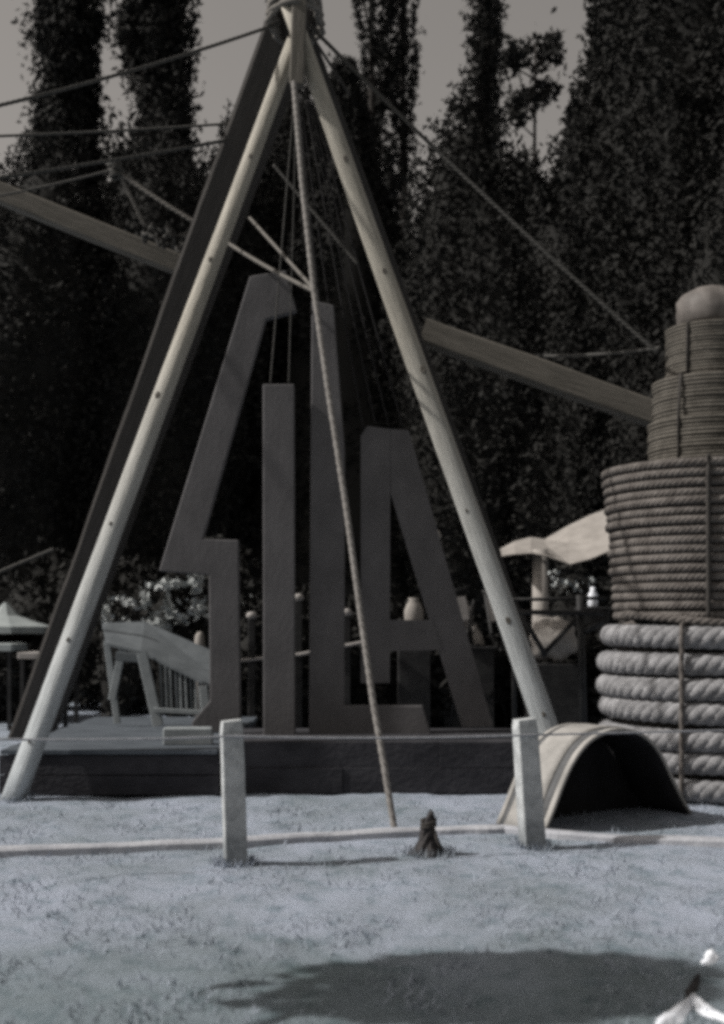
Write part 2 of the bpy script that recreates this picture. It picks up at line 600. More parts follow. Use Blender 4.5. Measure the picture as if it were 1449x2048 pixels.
# grass: short blades over the near lawn, thicker in tufts
def make_grass():
    n = 13000
    y = 4.0 + 6.2 * rng.random(n) ** 1.25
    x = (rng.random(n) - 0.5) * 2 * (0.34 * y + 0.25)
    keep = []
    for i in range(n):
        v = mn.noise(Vector((x[i] * 2.2, y[i] * 1.6, 11.0))) + 0.5 * mn.noise(Vector((x[i] * 7, y[i] * 5, 2.0)))
        keep.append(v > 0.02 + 0.5 * (rng.random() - 0.5))
    keep = np.array(keep)
    x, y = x[keep], y[keep]
    for g, k, rad in ((G(472, 1724), 260, 0.10), (G(1067, 1690), 260, 0.10), (G(850, 1706), 200, 0.14), (G(26, 1598), 160, 0.14)):
        a = rng.random(k) * 2 * math.pi
        q = rad * (0.75 + 0.7 * rng.random(k))
        x = np.concatenate([x, g.x + q * np.cos(a)])
        y = np.concatenate([y, g.y + q * np.sin(a)])
    n = len(x)
    h = 0.004 + 0.02 * rng.random(n)
    h[-880:] += 0.035 * rng.random(880)
    ang = rng.random(n) * math.pi
    w = 0.0035 + 0.003 * rng.random(n)
    lean = rng.normal(size=(n, 2)) * 0.028
    z0 = np.full(n, -0.025)
    dx, dy = np.cos(ang) * w, np.sin(ang) * w
    p0 = np.stack([x - dx, y - dy, z0], 1)
    p1 = np.stack([x + dx, y + dy, z0], 1)
    p2 = np.stack([x + dx * 0.25 + lean[:, 0], y + dy * 0.25 + lean[:, 1], h], 1)
    p3 = np.stack([x - dx * 0.25 + lean[:, 0], y - dy * 0.25 + lean[:, 1], h], 1)
    v = np.stack([p0, p1, p2, p3], 1).reshape(-1, 3)
    ob = quads_object('grass', v, 'grass')
    ob['kind'] = 'stuff'
    ob['label'] = 'short pale dry grass covering the foreground'
make_grass()

# pale edging that runs across the lawn behind the posts
def make_edging():
    line = [G(-140, 1714), G(0, 1706), G(220, 1697), G(450, 1688), G(700, 1672), G(860, 1664), G(1010, 1661), G(1120, 1672), G(1280, 1683), G(1449, 1688), G(1640, 1690)]
    pts = []
    for i in range(len(line) - 1):
        for k in range(8):
            pts.append(line[i].lerp(line[i + 1], k / 8))
    pts.append(line[-1])
    vs, fs = [], []
    sec = [(-0.062, -0.03), (-0.058, 0.026), (-0.035, 0.042), (0.035, 0.042), (0.06, 0.024), (0.064, -0.03)]
    m = len(sec)
    for i, p in enumerate(pts):
        q = 1 + 0.25 * mn.noise(Vector((p.x * 2.5, 0.3, 0)))
        t = (pts[min(i + 1, len(pts) - 1)] - pts[max(i - 1, 0)]).normalized()
        nrm = Vector((-t.y, t.x, 0))
        for sx, sz in sec:
            jig = 0.012 * mn.noise(Vector((p.x * 6, sx * 20, 1)))
            vs.append(p + nrm * (sx * q + jig) + Vector((0, 0, sz * (q if sz > 0 else 1) - 0.005)))
    for i in range(len(pts) - 1):
        for j in range(m - 1):
            fs.append((i * m + j, i * m + j + 1, (i + 1) * m + j + 1, (i + 1) * m + j))
    ob = MB().add(vs, fs).build('edging_strip', 'edging')
    tag(ob, 'low pale edging strip running across the lawn behind the posts', 'edging')
make_edging()

# ================================================================== TREES
def tree_leaves_ellipsoid(c, r, n, power=0.6, seed=0):
    d = rng.normal(size=(n, 3))
    d /= np.linalg.norm(d, axis=1)[:, None]
    q = rng.random(n) ** power
    lump = np.array([1 + 0.22 * mn.noise(Vector(v) * 1.6 + Vector((seed * 7.1, 0, 0))) + 0.2 * mn.noise(Vector(v) * 4.5 + Vector((seed * 3.1, 5, 0))) for v in d])
    q = (0.72 + 0.33 * q) * lump
    return np.array(c) + d * q[:, None] * np.array(r)

def broad_tree(px, ytop, d, halfw, zlow, label, n=9000, leaf=0.075, mat='leaf_dark', seed=1, depth=2.0, cat='tree', group='dark trees behind the frame'):
    s = F / d
    ztop = EYE + (HZ - ytop) / s
    X = (px - CX) / s
    rw = halfw / s
    root = thing('broad_tree', label, cat, (X, d, 0), group)
    trunk_mb((X, d, -0.1), (X, d, zlow + (ztop - zlow) * 0.6), 0.32, 0.1,
             [(0.4, rw * 0.5, 0.2, 1.4, 0.12), (0.5, -rw * 0.5, -0.2, 1.5, 0.12), (0.65, 0.4, -depth * 0.4, 1.3, 0.1)], seed).build('trunk', 'bark', root, True)
    zc, rz = (ztop + zlow) / 2, (ztop - zlow) / 2
    pts = tree_leaves_ellipsoid((X, d, zc), (rw, depth, rz), int(n * 3.6), seed=seed)
    v = leaf_arrays(pts, leaf)
    quads_object('crown', v, mat, root, blob((X, d, zc), (rw * 0.86, depth * 0.86, rz * 0.9), seed))
    return root

def poplar(px0, px1, d, label, n=14000, zlow=4.0, ztop=22.0, gap=0.0, leaf=0.10, mat='leaf_mid', seed=3, lean=0.0, taper=0.35):
    s = F / d
    X = ((px0 + px1) / 2 - CX) / s
    rw = (px1 - px0) / 2 / s
    root = thing('poplar_tree', label, 'tree', (X, d, 0), 'tall poplars against the sky')
    rr = random.Random(seed)
    limbs = []
    for i in range(26):
        k = rr.uniform(0.15, 0.9)
        a = rr.uniform(0, 2 * math.pi)
        q = rw * rr.uniform(0.45, 0.95)
        limbs.append((k, q * math.cos(a), q * math.sin(a), rr.uniform(1.6, 3.2), 0.05))
    trunk_mb((X, d, -0.1), (X + lean, d, ztop), 0.3, 0.04, limbs, seed).build('trunk', 'bark', root, True)
    # leaves gathered on upright plumes, so that the outline is feathery
    cen, cnt = [], 0
    plumes = 150
    per = n // plumes
    for i in range(plumes):
        k = (i + rr.random()) / plumes
        z = zlow + (ztop - zlow) * k
        a = rr.uniform(0, 2 * math.pi)
        rad = rw * (1 - taper * k) * math.sqrt(rr.random()) * 0.92
        if rr.random() < gap:
            continue
        c = np.array([X + lean * k + rad * math.cos(a), d + rad * math.sin(a), z])
        h = rr.uniform(0.9, 1.9)
        wd = rr.uniform(0.16, 0.36) * (rw / 1.0)
        pt = rng.normal(size=(per, 3)) * np.array([wd * 0.6, wd * 0.6, h * 0.45])
        out = np.array([math.cos(a), math.sin(a), 0]) * (pt[:, 2:3] * 0.12)
        cen.append(c + pt + out)
    cen = np.vstack(cen)
    quads_object('crown', leaf_arrays(cen, leaf, 2.1, 0.9), mat, root)
    return root

poplar(52, 222, 34, 'dense dark poplar nearest the left edge of the picture', 60000, 3, 23, 0.0, seed=11, leaf=0.10)
poplar(226, 398, 33, 'dense dark poplar between the left one and the pole tops', 60000, 3, 22, 0.0, seed=12, leaf=0.10)
poplar(536, 606, 36, 'slim poplar rising directly behind the tied pole tops', 24000, 3, 24, 0.0, seed=13)
poplar(696, 792, 38, 'thin see-through poplar with a side bough, right of the pole tops', 19000, 4, 25, 0.25, seed=14, taper=-0.1)
poplar(922, 1018, 37, 'thin see-through poplar standing alone in the gap of sky', 19000, 4, 24, 0.2, seed=15, taper=0.1)
# side bough of the thin poplar
poplar(762, 822, 39, 'narrow bough-like poplar leaning out to the right of a thin one', 7500, 12, 26, 0.2, seed=16, lean=0.35, taper=-0.3)

def conifer(px, ytop, d, halfw_bottom, label, seed=5, n=70000):
    s = F / d
    X = (px - CX) / s
    ztop = EYE + (HZ - ytop) / s
    rb = halfw_bottom / s
    root = thing('conifer_tree', label, 'tree', (X, d, 0), 'dark trees behind the frame')
    trunk_mb((X, d, -0.1), (X, d, ztop - 0.3), 0.35, 0.05, [], seed).build('trunk', 'bark', root, True)
    k = rng.random(n) ** 0.6                    # 0 top .. 1 bottom
    a = rng.random(n) * 2 * math.pi
    lump = np.array([1 + 0.3 * mn.noise(Vector((math.cos(a[i]) * 2, math.sin(a[i]) * 2, k[i] * 14 + seed))) for i in range(n)])
    rad = rb * (0.06 + 0.94 * k) * (0.7 + 0.34 * rng.random(n)) * lump
    pts = np.stack([X + rad * np.cos(a), d + rad * np.sin(a) * 0.8, ztop - (ztop - 0.3) * k], 1)
    prof = [(rb * 0.05, ztop - 0.5), (rb * 0.35, ztop - ztop * 0.4), (rb * 0.7, ztop * 0.22), (rb * 0.8, 0.3)]
    core = MB().lathe(list(reversed(prof)), (X, d, 0), 20, 0.15, seed)
    quads_object('crown', leaf_arrays(pts, 0.085, 2.0, -0.2), 'leaf_dark', root, (core.v, core.f))
conifer(690, 112, 27, 310, 'broad dark conifer whose tip shows between the pole tops and the guy rope')

broad_tree(60, 330, 25, 210, 0.2, 'dark leafy tree at the left edge behind the long boom', 14000, seed=21, depth=2.2)
broad_tree(310, 300, 25.5, 200, 0.2, 'dark leafy tree below the two dense poplars', 14000, seed=22, depth=2.2)
broad_tree(470, 265, 28.5, 120, 0.5, 'dark leafy tree left of the conifer', 9000, seed=29, depth=2.0)
broad_tree(600, 175, 29.5, 115, 0.5, 'dark leafy tree seen between the upper legs of the frame', 9000, seed=31, depth=1.8)
broad_tree(960, 250, 25, 185, 0.2, 'dark leafy tree behind the right boom below the thin poplar', 14000, seed=23, depth=2.2)
broad_tree(1130, 290, 24, 150, 0.2, 'dark leafy tree between the thin poplar and the tallest mass', 11000, seed=24, depth=2.0)
broad_tree(1362, -260, 23, 235, 0.2, 'tallest dark tree filling the upper right corner', 26000, seed=25, depth=2.6)
broad_tree(1480, 60, 21.5, 200, 0.2, 'dark leafy tree at the right edge behind the rope stack', 14000, seed=26, depth=2.2)

# loose twiggy young tree in the gap right of the thin poplar
def twiggy():
    d = 31
    s = F / d
    X = (1072 - CX) / s
    root = thing('twiggy_tree', 'loose twiggy tree with sky showing through, beside the tallest mass', 'tree', (X, d, 0))
    rr = random.Random(4)
    limbs, cen = [], []
    zt = EYE + (HZ - 90) / s
    for i in range(34):
        k = rr.uniform(0.55, 1.0)
        dx, dy, dz = rr.uniform(-0.75, 0.6), rr.uniform(-0.4, 0.4), rr.uniform(0.1, 0.8)
        limbs.append((k, dx, dy, dz, 0.03))
        c = np.array([X + dx, d + dy, zt * k + dz])
        cen.append(c + rng.normal(size=(95, 3)) * np.array([0.17, 0.2, 0.2]))
    trunk_mb((X, d, -0.1), (X, d, zt), 0.18, 0.03, limbs, 44).build('trunk', 'bark', root, True)
    quads_object('crown', leaf_arrays(np.vstack(cen), 0.13), 'leaf_mid', root)
twiggy()

def shrub(px, ytop, d, halfw, label, n=2600, mat='leaf_dark', leaf=0.09, seed=1, depth=0.7, core=True, group=None):
    s = F / d
    X = (px - CX) / s
    rw = halfw / s
    zt = EYE + (HZ - ytop) / s
    root = thing('shrub', label, 'shrub', (X, d, 0), group)
    trunk_mb((X, d, -0.1), (X, d, zt * 0.7), 0.05, 0.015, [(0.3, rw * 0.5, 0, zt * 0.4, 0.025), (0.3, -rw * 0.5, 0, zt * 0.4, 0.025)], seed).build('trunk', 'bark', root)
    pts = tree_leaves_ellipsoid((X, d, zt * 0.5), (rw, depth, zt * 0.52), n, seed=seed)
    pts = pts[pts[:, 2] > 0.0]
    quads_object('crown', leaf_arrays(pts, leaf), mat, root, blob((X, d, zt * 0.48), (rw * 0.84, depth * 0.84, zt * 0.45), seed) if core else None)
    return root

und = [(560, 1180, 15.6, 130, 'behind the foot of the single upright plank'), (740, 1190, 16.0, 130, 'behind the foot of the L'),
       (900, 1250, 15.8, 120, 'behind the slanting stroke of the A'), (1040, 1290, 16.2, 110, 'below the dark trestle'),
       (1190, 1280, 15.0, 90, 'between the trestle and the rope stack'), (20, 1270, 19.0, 100, 'at the left edge beneath the canopy'),
       (250, 1130, 20.5, 130, 'behind the slatted crib'), (110, 1120, 21.5, 120, 'behind the far tables'), (430, 1090, 20.0, 110, 'behind the angular S')]
for i, (px, yt, d, hw, where) in enumerate(und):
    shrub(px, yt, d, hw, 'dark low shrub ' + where, seed=50 + i, depth=0.9, group='dark undergrowth shrubs')

# shrub with pale leaves, left of the S
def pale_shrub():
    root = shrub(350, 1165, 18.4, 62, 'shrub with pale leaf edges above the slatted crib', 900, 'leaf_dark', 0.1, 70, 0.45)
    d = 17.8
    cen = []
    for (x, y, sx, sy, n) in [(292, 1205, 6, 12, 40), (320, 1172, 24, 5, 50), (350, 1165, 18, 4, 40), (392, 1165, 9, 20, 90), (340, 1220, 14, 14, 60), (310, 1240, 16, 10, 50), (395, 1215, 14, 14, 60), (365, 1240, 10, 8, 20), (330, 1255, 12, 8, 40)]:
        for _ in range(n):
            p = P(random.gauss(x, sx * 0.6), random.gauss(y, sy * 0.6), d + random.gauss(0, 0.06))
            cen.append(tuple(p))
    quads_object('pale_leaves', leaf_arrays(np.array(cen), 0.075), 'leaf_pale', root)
pale_shrub()

def flowering(px, py, w, h, d, n, label, seed):
    root = shrub(px, py - h, d, w, label, 500, 'leaf_dark', 0.07, seed, 0.3, True, 'small pale-flowered shrubs')
    cen = []
    for _ in range(n):
        a, q = random.uniform(0, 6.28), random.random() ** 0.5
        p = P(px + w * q * math.cos(a), py + h * q * math.sin(a), d - 0.34 + random.gauss(0, 0.05))
        if mn.noise(Vector((p.x * 5 + seed, 0, p.z * 5))) > -0.05:
            cen.append(tuple(p))
    if cen:
        quads_object('flowers', leaf_arrays(np.array(cen), 0.05), 'leaf_pale', root)['kind'] = 'stuff'
flowering(503, 1225, 20, 34, 16.6, 150, 'pale-flowered shrub between the S and the single plank', 81)
flowering(702, 1245, 18, 26, 16.6, 90, 'pale-flowered shrub beside the middle stay behind the L', 82)
flowering(238, 1222, 44, 30, 17.6, 170, 'pale-flowered shrub above the left end of the crib', 83)
flowering(905, 1222, 34, 34, 16.9, 130, 'pale-flowered shrub behind the folded chair frames', 84)
flowering(1140, 1160, 50, 26, 19.0, 90, 'pale-flowered shrub beneath the awning', 85)

# ================================================================== PLATFORM AND PLINTH
def make_platform():
    # deck of planks on the left, dark front board
    z = 0.40
    a, b = P(20, 1500, 10.9).x, P(448, 1500, 10.9).x
    root = thing('platform', 'low platform with pale deck and dark front, left of the letters', 'platform', ((a + b) / 2, 12, 0))
    y0, y1 = 10.55, 14.4
    n = 12
    w = (y1 - y0) / n
    me = None
    for i in range(n):
        mb = MB().bbox(((a + b) / 2, y0 + (i + 0.5) * w, z - 0.02 + random.uniform(-0.004, 0.004)), (b - a + random.uniform(-0.05, 0.05), w - 0.012, 0.04), 0.004)
        mb.build('plank', 'deck', root)
    h = (z - 0.045) / 2
    for i in range(2):
        MB().bbox(((a + b) / 2, y0 + 0.05, h * (i + 0.5)), (b - a, 0.06, h - 0.01), 0.004).build('front_board', 'plinth', root)
    MB().box(((a + b) / 2, (y0 + y1) / 2 + 0.06, (z - 0.06) / 2), (b - a - 0.04, y1 - y0 - 0.14, z - 0.07)).build('base', 'plinth', root)
make_platform()

def make_plinth():
    y0 = 10.75
    a, b = P(452, 1500, y0).x, P(1120, 1500, y0).x
    zt = EYE - (1481 - HZ) / F * y0
    root = thing('plinth', 'long dark plinth under the big plank letters', 'plinth', ((a + b) / 2, y0 + 0.8, 0))
    n = 2
    h = zt / n
    for i in range(n):
        L = b - a
        cuts = [0, 0.64, 1.0] if i % 2 else [0, 0.35, 1.0]
        for j in range(2):
            x0, x1 = a + L * cuts[j] + 0.0015, a + L * cuts[j + 1] - 0.0015
            MB().bbox(((x0 + x1) / 2, y0 + 0.7 + random.uniform(-0.012, 0.012), h * (i + 0.5) - 0.01), (x1 - x0, 1.4, h - 0.004), 0.004).build('sleeper', 'plinth', root)
make_plinth()

# ================================================================== LETTERS
def letter(name, outline, d, label, thick=0.10):
    poly = [(P(x, y, d).x, P(x, y, d).z) for x, y in outline]
    base = min(z for x, z in poly)
    cx = sum(x for x, z in poly) / len(poly)
    ob = MB().prism(poly, d, d + thick).build(name, 'letter', origin=(cx, d, base))
    bev = ob.modifiers.new('bevel', 'BEVEL')
    bev.width = 0.012
    bev.segments = 2
    bev.limit_method = 'ANGLE'
    tag(ob, label, 'letter', 'big grey plank letters on the plinth')
    return ob
LD = 11.55
letter('plank_letter', [(500, 552), (572, 540), (594, 622), (532, 638), (406, 1078), (477, 1080), (482, 1466), (384, 1466), (384, 1444), (420, 1402), (418, 1150), (318, 1142)], LD,
       'leftmost grey plank letter, an angular S with a long slanting stroke')
letter('plank_stroke', [(526, 768), (589, 768), (591, 1478), (527, 1478)], LD - 0.12, 'single upright grey plank with a square top, hung by two cords')
letter('plank_letter', [(624, 600), (668, 610), (690, 900), (690, 1411), (846, 1411), (863, 1470), (618, 1470)], LD, 'grey plank letter shaped like an L with a short foot')
letter('plank_letter', [(735, 852), (818, 858), (987, 1452), (928, 1455), (893, 1302), (779, 1302), (779, 1366), (722, 1366), (722, 870)], LD + 0.12,
       'rightmost grey plank letter, shaped like an A with one upright side')
# the A's opening: its stroke and upright are separate boards, the gap between them lets the dark show
def a_gap_fix():
    ob = bpy.data.objects['plank_letter.002']
    d = LD + 0.12
    bpy.data.meshes.remove(ob.data)
a_gap_fix()
def letter_A():
    d = LD + 0.12
    base = P(0, 1455, d).z
    root = thing('plank_letter', 'rightmost grey plank letter, shaped like an A with one upright side', 'letter', (P(850, 0, d).x, d, base), 'big grey plank letters on the plinth')
    parts = [('upright', [(735, 852), (781, 858), (780, 1366), (722, 1366), (722, 872)], 0.0),
             ('slanting_stroke', [(781.5, 858), (818, 860), (987, 1452), (926, 1455), (781.5, 985)], 0.004),
             ('crossbar', [(780.5, 1240), (866, 1240), (885, 1300), (780.5, 1302)], -0.004)]
    for nm, o, dy in parts:
        poly = [(P(x, y, d).x, P(x, y, d).z) for x, y in o]
        ob = MB().prism(poly, d + dy, d + 0.1 + dy).build(nm, 'letter', root)
letter_A()

# ================================================================== FOUR-LEGGED TIMBER FRAME
APEX = P(592, 52, 11.3)
def make_frame():
    root = thing('timber_frame', 'tall four-legged frame of squared timbers tied together at the top', 'frame', (APEX.x, APEX.y, 0))
    def leg(foot, head, w, h, mat, seed, over, face=None):
        foot, head = Vector(foot), Vector(head)
        b = head + (head - foot).normalized() * over
        ob = beam('leg', foot - (head - foot).normalized() * 0.05, b, w, h, mat, root, seed, face, 0.0, 0.66 if seed < 3 else 0.85, 0.27 if seed < 3 else 0.17, seed < 3)
        return ob, (b - foot).length + 0.05
    A1 = P(584, 95, 11.2)
    A2 = P(601, 78, 11.0)
    l1, n1 = leg(G(26, 1598), A1, 0.165, 0.17, 'pale_wood', 1, 0.10, (-0.42, -1, 0))
    l2, n2 = leg(G(1136, 1572), A2, 0.20, 0.205, 'pale_wood', 2, 0.35, (-0.38, -1, 0))
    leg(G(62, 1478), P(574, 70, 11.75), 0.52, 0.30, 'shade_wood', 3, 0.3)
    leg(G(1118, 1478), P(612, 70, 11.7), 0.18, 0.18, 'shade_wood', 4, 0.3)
    for t, u, r in ((0.20, 0.12, 0.022), (0.345, 0.05, 0.018), (0.51, -0.02, 0.032), (0.69, 0.1, 0.024), (0.83, 0.2, 0.026), (0.075, 0.1, 0.02)):
        knot(l1, t, u, r * 0.7, 0.165, 0.17 * (1 - 0.34 * t), n1)
    for t, u, r in ((0.22, 0.1, 0.035), (0.36, 0.0, 0.02), (0.535, 0.3, 0.04), (0.66, 0.15, 0.032), (0.80, 0.2, 0.032), (0.1, 0.2, 0.026)):
        knot(l2, t, u, r * 0.7, 0.20, 0.205 * (1 - 0.34 * t), n2)
    # lashing of rope round the crossing
    mb = MB()
    c = APEX + Vector((0, 0.02, 0.05))
    pts = []
    for i in range(9 * 22):
        a = 2 * math.pi * i / 22
        k = i / (9 * 22)
        pts.append(c + Vector((math.cos(a) * (0.235 + 0.03 * math.sin(i * 1.7)), math.sin(a) * (0.44 + 0.03 * math.cos(i * 1.1)), -0.06 + 0.38 * k + 0.02 * math.sin(i))))
    mb.tube(pts, 0.026, 6)
    mb.build('lashing', 'cord_bridle', root, True)
    # stub of a king post hanging in the crossing
    beam('king_post', P(594, 172, 10.92), P(600, -30, 10.92), 0.13, 0.12, 'boom_wood', root, 8)
make_frame()

# ================================================================== BOOMS
b1 = beam('boom', P(-150, 328, 13.6), P(404, 548, 13.6), 0.22, 0.21, 'boom_wood', None, 5)
tag(b1, 'long pale timber boom sloping down from the left edge to the frame', 'boom')
b2 = beam('boom', P(846, 664, 13.4), P(1420, 868, 13.2), 0.27, 0.25, 'boom_wood', None, 6)
tag(b2, 'timber boom sloping from the right pole to behind the rope stack', 'boom')

# ================================================================== ROPES OF THE RIGGING
def cord(name, pts, r, mat, label, cat='rope', group=None, laid=True):
    if laid:
        mb = rope_mesh(pts, r, r * 9, 3, 5)
    else:
        mb = MB().tube(pts, r, 6)
    ob = mb.build(name, mat, None, True, origin=tuple(pts[0]))
    return tag(ob, label, cat, group)

def dense(pts, n):
    out = []
    for i in range(len(pts) - 1):
        for k in range(n):
            out.append(Vector(pts[i]).lerp(Vector(pts[i + 1]), k / n))
    out.append(Vector(pts[-1]))
    return out

# tall stay down the middle to the lawn
mid = [P(588, 165, 10.85), P(604, 360, 10.5), P(628, 580, 10.2), P(658, 790, 9.9), P(692, 1010, 9.6), P(722, 1230, 9.3), P(746, 1400, 9.05), P(770, 1540, 8.85), G(791, 1668, -0.02)]
cord('stay_rope', dense(mid, 60), 0.026, 'cord', 'long stay rope from the pole tops down the middle to the lawn', 'rope')
# left guy ropes
cord('guy_rope', sag(P(560, 46, 11.3), P(-120, 238, 9.6), 0.05, 160), 0.017, 'cord_guy', 'upper guy rope from the pole tops out of the left edge')
cord('guy_rope', sag(P(528, 242, 12.3), P(-120, 276, 11.2), 0.02, 160), 0.013, 'cord_guy', 'nearly level thin rope crossing the two dense poplars', laid=False)
cord('guy_rope', sag(P(520, 268, 12.3), P(-120, 372, 11.0), 0.02, 160), 0.019, 'cord_guy', 'lowest of the three ropes from the pole tops to the left edge')
# right guy rope
cord('guy_rope', sag(P(612, 44, 11.3), P(1316, 706, 10.6), 0.05, 240), 0.019, 'cord_guy', 'guy rope from the pole tops down right to the rope stack')
cord('guy_rope', sag(P(618, 62, 11.4), P(700, 190, 11.9), 0.0, 40), 0.016, 'cord_tar_gap_shade', 'short dark rope just right of the right pole top', laid=False)
cord('guy_rope', sag(P(622, 52, 11.4), P(745, 175, 12.1), 0.0, 40), 0.016, 'cord_tar_gap_shade', 'short dark rope fanning out farther right of the pole tops', laid=False)
cord('tie_rope', sag(P(1090, 712, 12.9), P(1320, 696, 10.95), 0.02, 80), 0.018, 'cord_guy', 'short level rope above the right boom, ending at the rope stack')
cord('twig_rope', sag(P(-30, 1156, 13.0), P(108, 1098, 13.0), 0.0, 40), 0.017, 'cord_guy', 'short rope end at the left edge above the small canopy', laid=False)

# rope bridle over the left boom
cord('bridle_rope', sag(P(228, 338, 13.2), P(430, 468, 13.0), 0.02, 100), 0.024, 'cord_bridle', 'bridle rope from the knot over the left boom to the frame')
cord('bridle_rope', sag(P(430, 468, 12.7), P(632, 584, 10.25), 0.03, 100), 0.02, 'cord_bridle', 'bridle rope from behind the left pole to the middle stay')
cord('bridle_rope', sag(P(238, 344, 13.2), P(290, 452, 13.3), 0.0, 50), 0.024, 'cord_bridle', 'short bridle rope dropping from the knot to the left boom')
cord('bridle_rope', sag(P(-60, 402, 13.3), P(232, 338, 13.2), 0.02, 80), 0.014, 'cord_guy', 'faint rope from the left edge up to the knot', laid=False)
cord('bridle_rope', sag(P(500, 436, 12.3), P(626, 576, 10.25), 0.0, 80), 0.018, 'cord_bridle', 'thin rope from the left pole to the middle stay')
cord('bridle_rope', sag(P(548, 330, 11.6), P(716, 528, 11.4), 0.0, 80), 0.016, 'cord_guy', 'thin rope crossing behind the middle stay to the right pole')
def tangle():
    pts = []
    for i in range(160):
        k = i / 159
        x = 285 + 125 * k + 8 * math.sin(i * 0.37)
        y = 462 + 34 * k + 16 * math.sin(i * 0.21) + 6 * math.sin(i * 0.9)
        pts.append(P(x, y, 13.30 + 0.07 * math.sin(i * 0.3)))
    cord('loose_rope', pts, 0.02, 'cord_guy', 'loose tangle of rope lying on the left boom', laid=False)
    c = P(232, 340, 13.2)
    pts = [c + Vector((0.06 * math.cos(i * 0.8) * (1 + 0.3 * math.sin(i * .31)), 0.06 * math.sin(i * 0.8), 0.07 * math.sin(i * 0.47))) for i in range(50)]
    cord('rope_knot', pts, 0.022, 'cord_guy', 'knot where the bridle ropes meet above the left boom', 'knot', laid=False)
tangle()

# thin cords that hang the letters
HG = 'thin dark cords hanging inside the frame'
for (x0, x1, yb, dd, which) in [(590, 541, 768, LD - .07, 'left'), (594, 578, 768, LD - .07, 'right')]:
    cord('hanging_cord', sag(P(x0, 190, 11.3), P(x1, yb, dd), 0, 60), 0.008, 'cord_guy', which + ' one of the two thin cords holding the single upright plank', group=HG, laid=False)
for x0, x1, yb in [(598, 640, 612), (602, 662, 640), (612, 728, 860), (616, 752, 852), (620, 778, 852), (626, 806, 854)]:
    cord('hanging_cord', sag(P(x0, 200, 11.5), P(x1, yb, LD + 0.16), 0, 60), 0.009, 'cord_dark', 'thin dark cord in the bundle hanging behind the middle stay', group=HG, laid=False)

# ================================================================== ROPE STACK
TX, TY = (1421 - CX) / (F / 11.0), 11.0
def circle(r, n, z=0.0):
    return [Vector((r * math.cos(2 * math.pi * i / n), r * math.sin(2 * math.pi * i / n), z)) for i in range(n)]

def thick_coil():
    r, R, n = 0.099, 0.93, 7
    root = thing('rope_coil', 'thickest rope coil at the foot of the rope stack', 'rope coil', (TX, TY, 0), 'coils of the rope stack')
    me = rope_mesh(circle(R, 190), r, 0.39, 4, 8, True).mesh('rope_turn', True)
    me.materials.append(M['rope_thick'])
    for i in range(n):
        k = 1 + 0.012 * math.sin(i * 2.1)
        if i == n - 1:
            k = 0.985
        o = instance(me, 'rope_turn', root, (TX + random.uniform(-0.02, 0.02), TY + random.uniform(-0.02, 0.02), 0.10 + i * 0.214), i * 2.13, (k, k, 1))
        o.rotation_euler = (random.uniform(-0.012, 0.012), 0.012 + random.uniform(-0.012, 0.012), i * 2.13)
    for a in (-2.08, -0.9, 0.5, 2.2):
        c, s = math.cos(a), math.sin(a)
        pts = []
        for i in range(n * 4 + 1):
            z = 0.0 + i * 0.214 / 4 + 0.0
            rr = R + r * 1.06 + 0.012 * math.cos(2 * math.pi * (i - 2) / 4)
            pts.append(Vector((TX + rr * c, TY + rr * s, z)))
        pts.append(Vector((TX + R * c, TY + R * s, n * 0.214 + 0.03)))
        pts.append(Vector((TX + (R - r) * c, TY + (R - r) * s, n * 0.214 - 0.05)))
        MB().tube(pts, 0.022, 6).build('binding_cord', 'rope_mid', root, True)
    MB().lathe([(R * 0.9, 0), (R * 0.9, 1.46), (R * 0.2, 1.47)], (TX, TY, 0), 32).build('core', 'cord_tar_gap_shade', root)  # dark core added so the gaps between turns look shaded
thick_coil()

def mid_coil():
    r, R, n, z0, pitch = 0.044, 0.905, 17, 1.545, 0.0808
    root = thing('rope_coil', 'tall coil of medium rope with many turns above the thickest coil', 'rope coil', (TX, TY, z0), 'coils of the rope stack')
    me = rope_mesh(circle(R, 220), r * 0.84, 0.2, 4, 6, True).mesh('rope_turn', True)
    me.materials.append(M['rope_mid'])
    for i in range(n):
        k = 0.925 + 0.11 * (i / (n - 1)) + 0.006 * math.sin(i * 2.7)
        if i == n - 1:
            k *= 1.005
        o = instance(me, 'rope_turn', root, (TX + random.uniform(-0.012, 0.012), TY + random.uniform(-0.012, 0.012), z0 + r + i * pitch), i * 1.71, (k, k, 1.06))
        o.rotation_euler = (random.uniform(-0.005, 0.005), random.uniform(-0.006, 0.006), i * 1.71)
    for a in (-1.87, -0.6, 0.8, 2.6):
        c, s = math.cos(a), math.sin(a)
        pts = []
        for i in range(n + 1):
            rr = R * (0.925 + 0.11 * (i / n)) + r * 1.12
            pts.append(Vector((TX + rr * c, TY + rr * s, z0 - 0.01 + i * pitch)))
        pts.append(Vector((TX + R * 0.9 * c, TY + R * 0.9 * s, z0 + n * pitch + 0.03)))
        MB().tube(pts, 0.02, 6).build('binding_cord', 'cord_tar_gap_shade', root, True)
    MB().lathe([(R * 0.9, z0), (R * 0.98, z0 + n * pitch - 0.02), (R * 0.3, z0 + n * pitch + 0.0)], (TX, TY, 0), 32).build('core', 'cord_tar_gap_shade', root)  # dark filler behind the turns, standing in for shade in the gaps
    # loose end that slants between the two coils
    pts = []
    for i in range(60):
        a = -2.75 + 1.2 * i / 59
        pts.append(Vector((TX + 0.93 * math.cos(a), TY + 0.93 * math.sin(a), 1.60 - 0.10 * i / 59)))
    rope_mesh(pts, 0.035, 0.2, 3, 6).build('rope_end', 'rope_mid', root, True)
mid_coil()

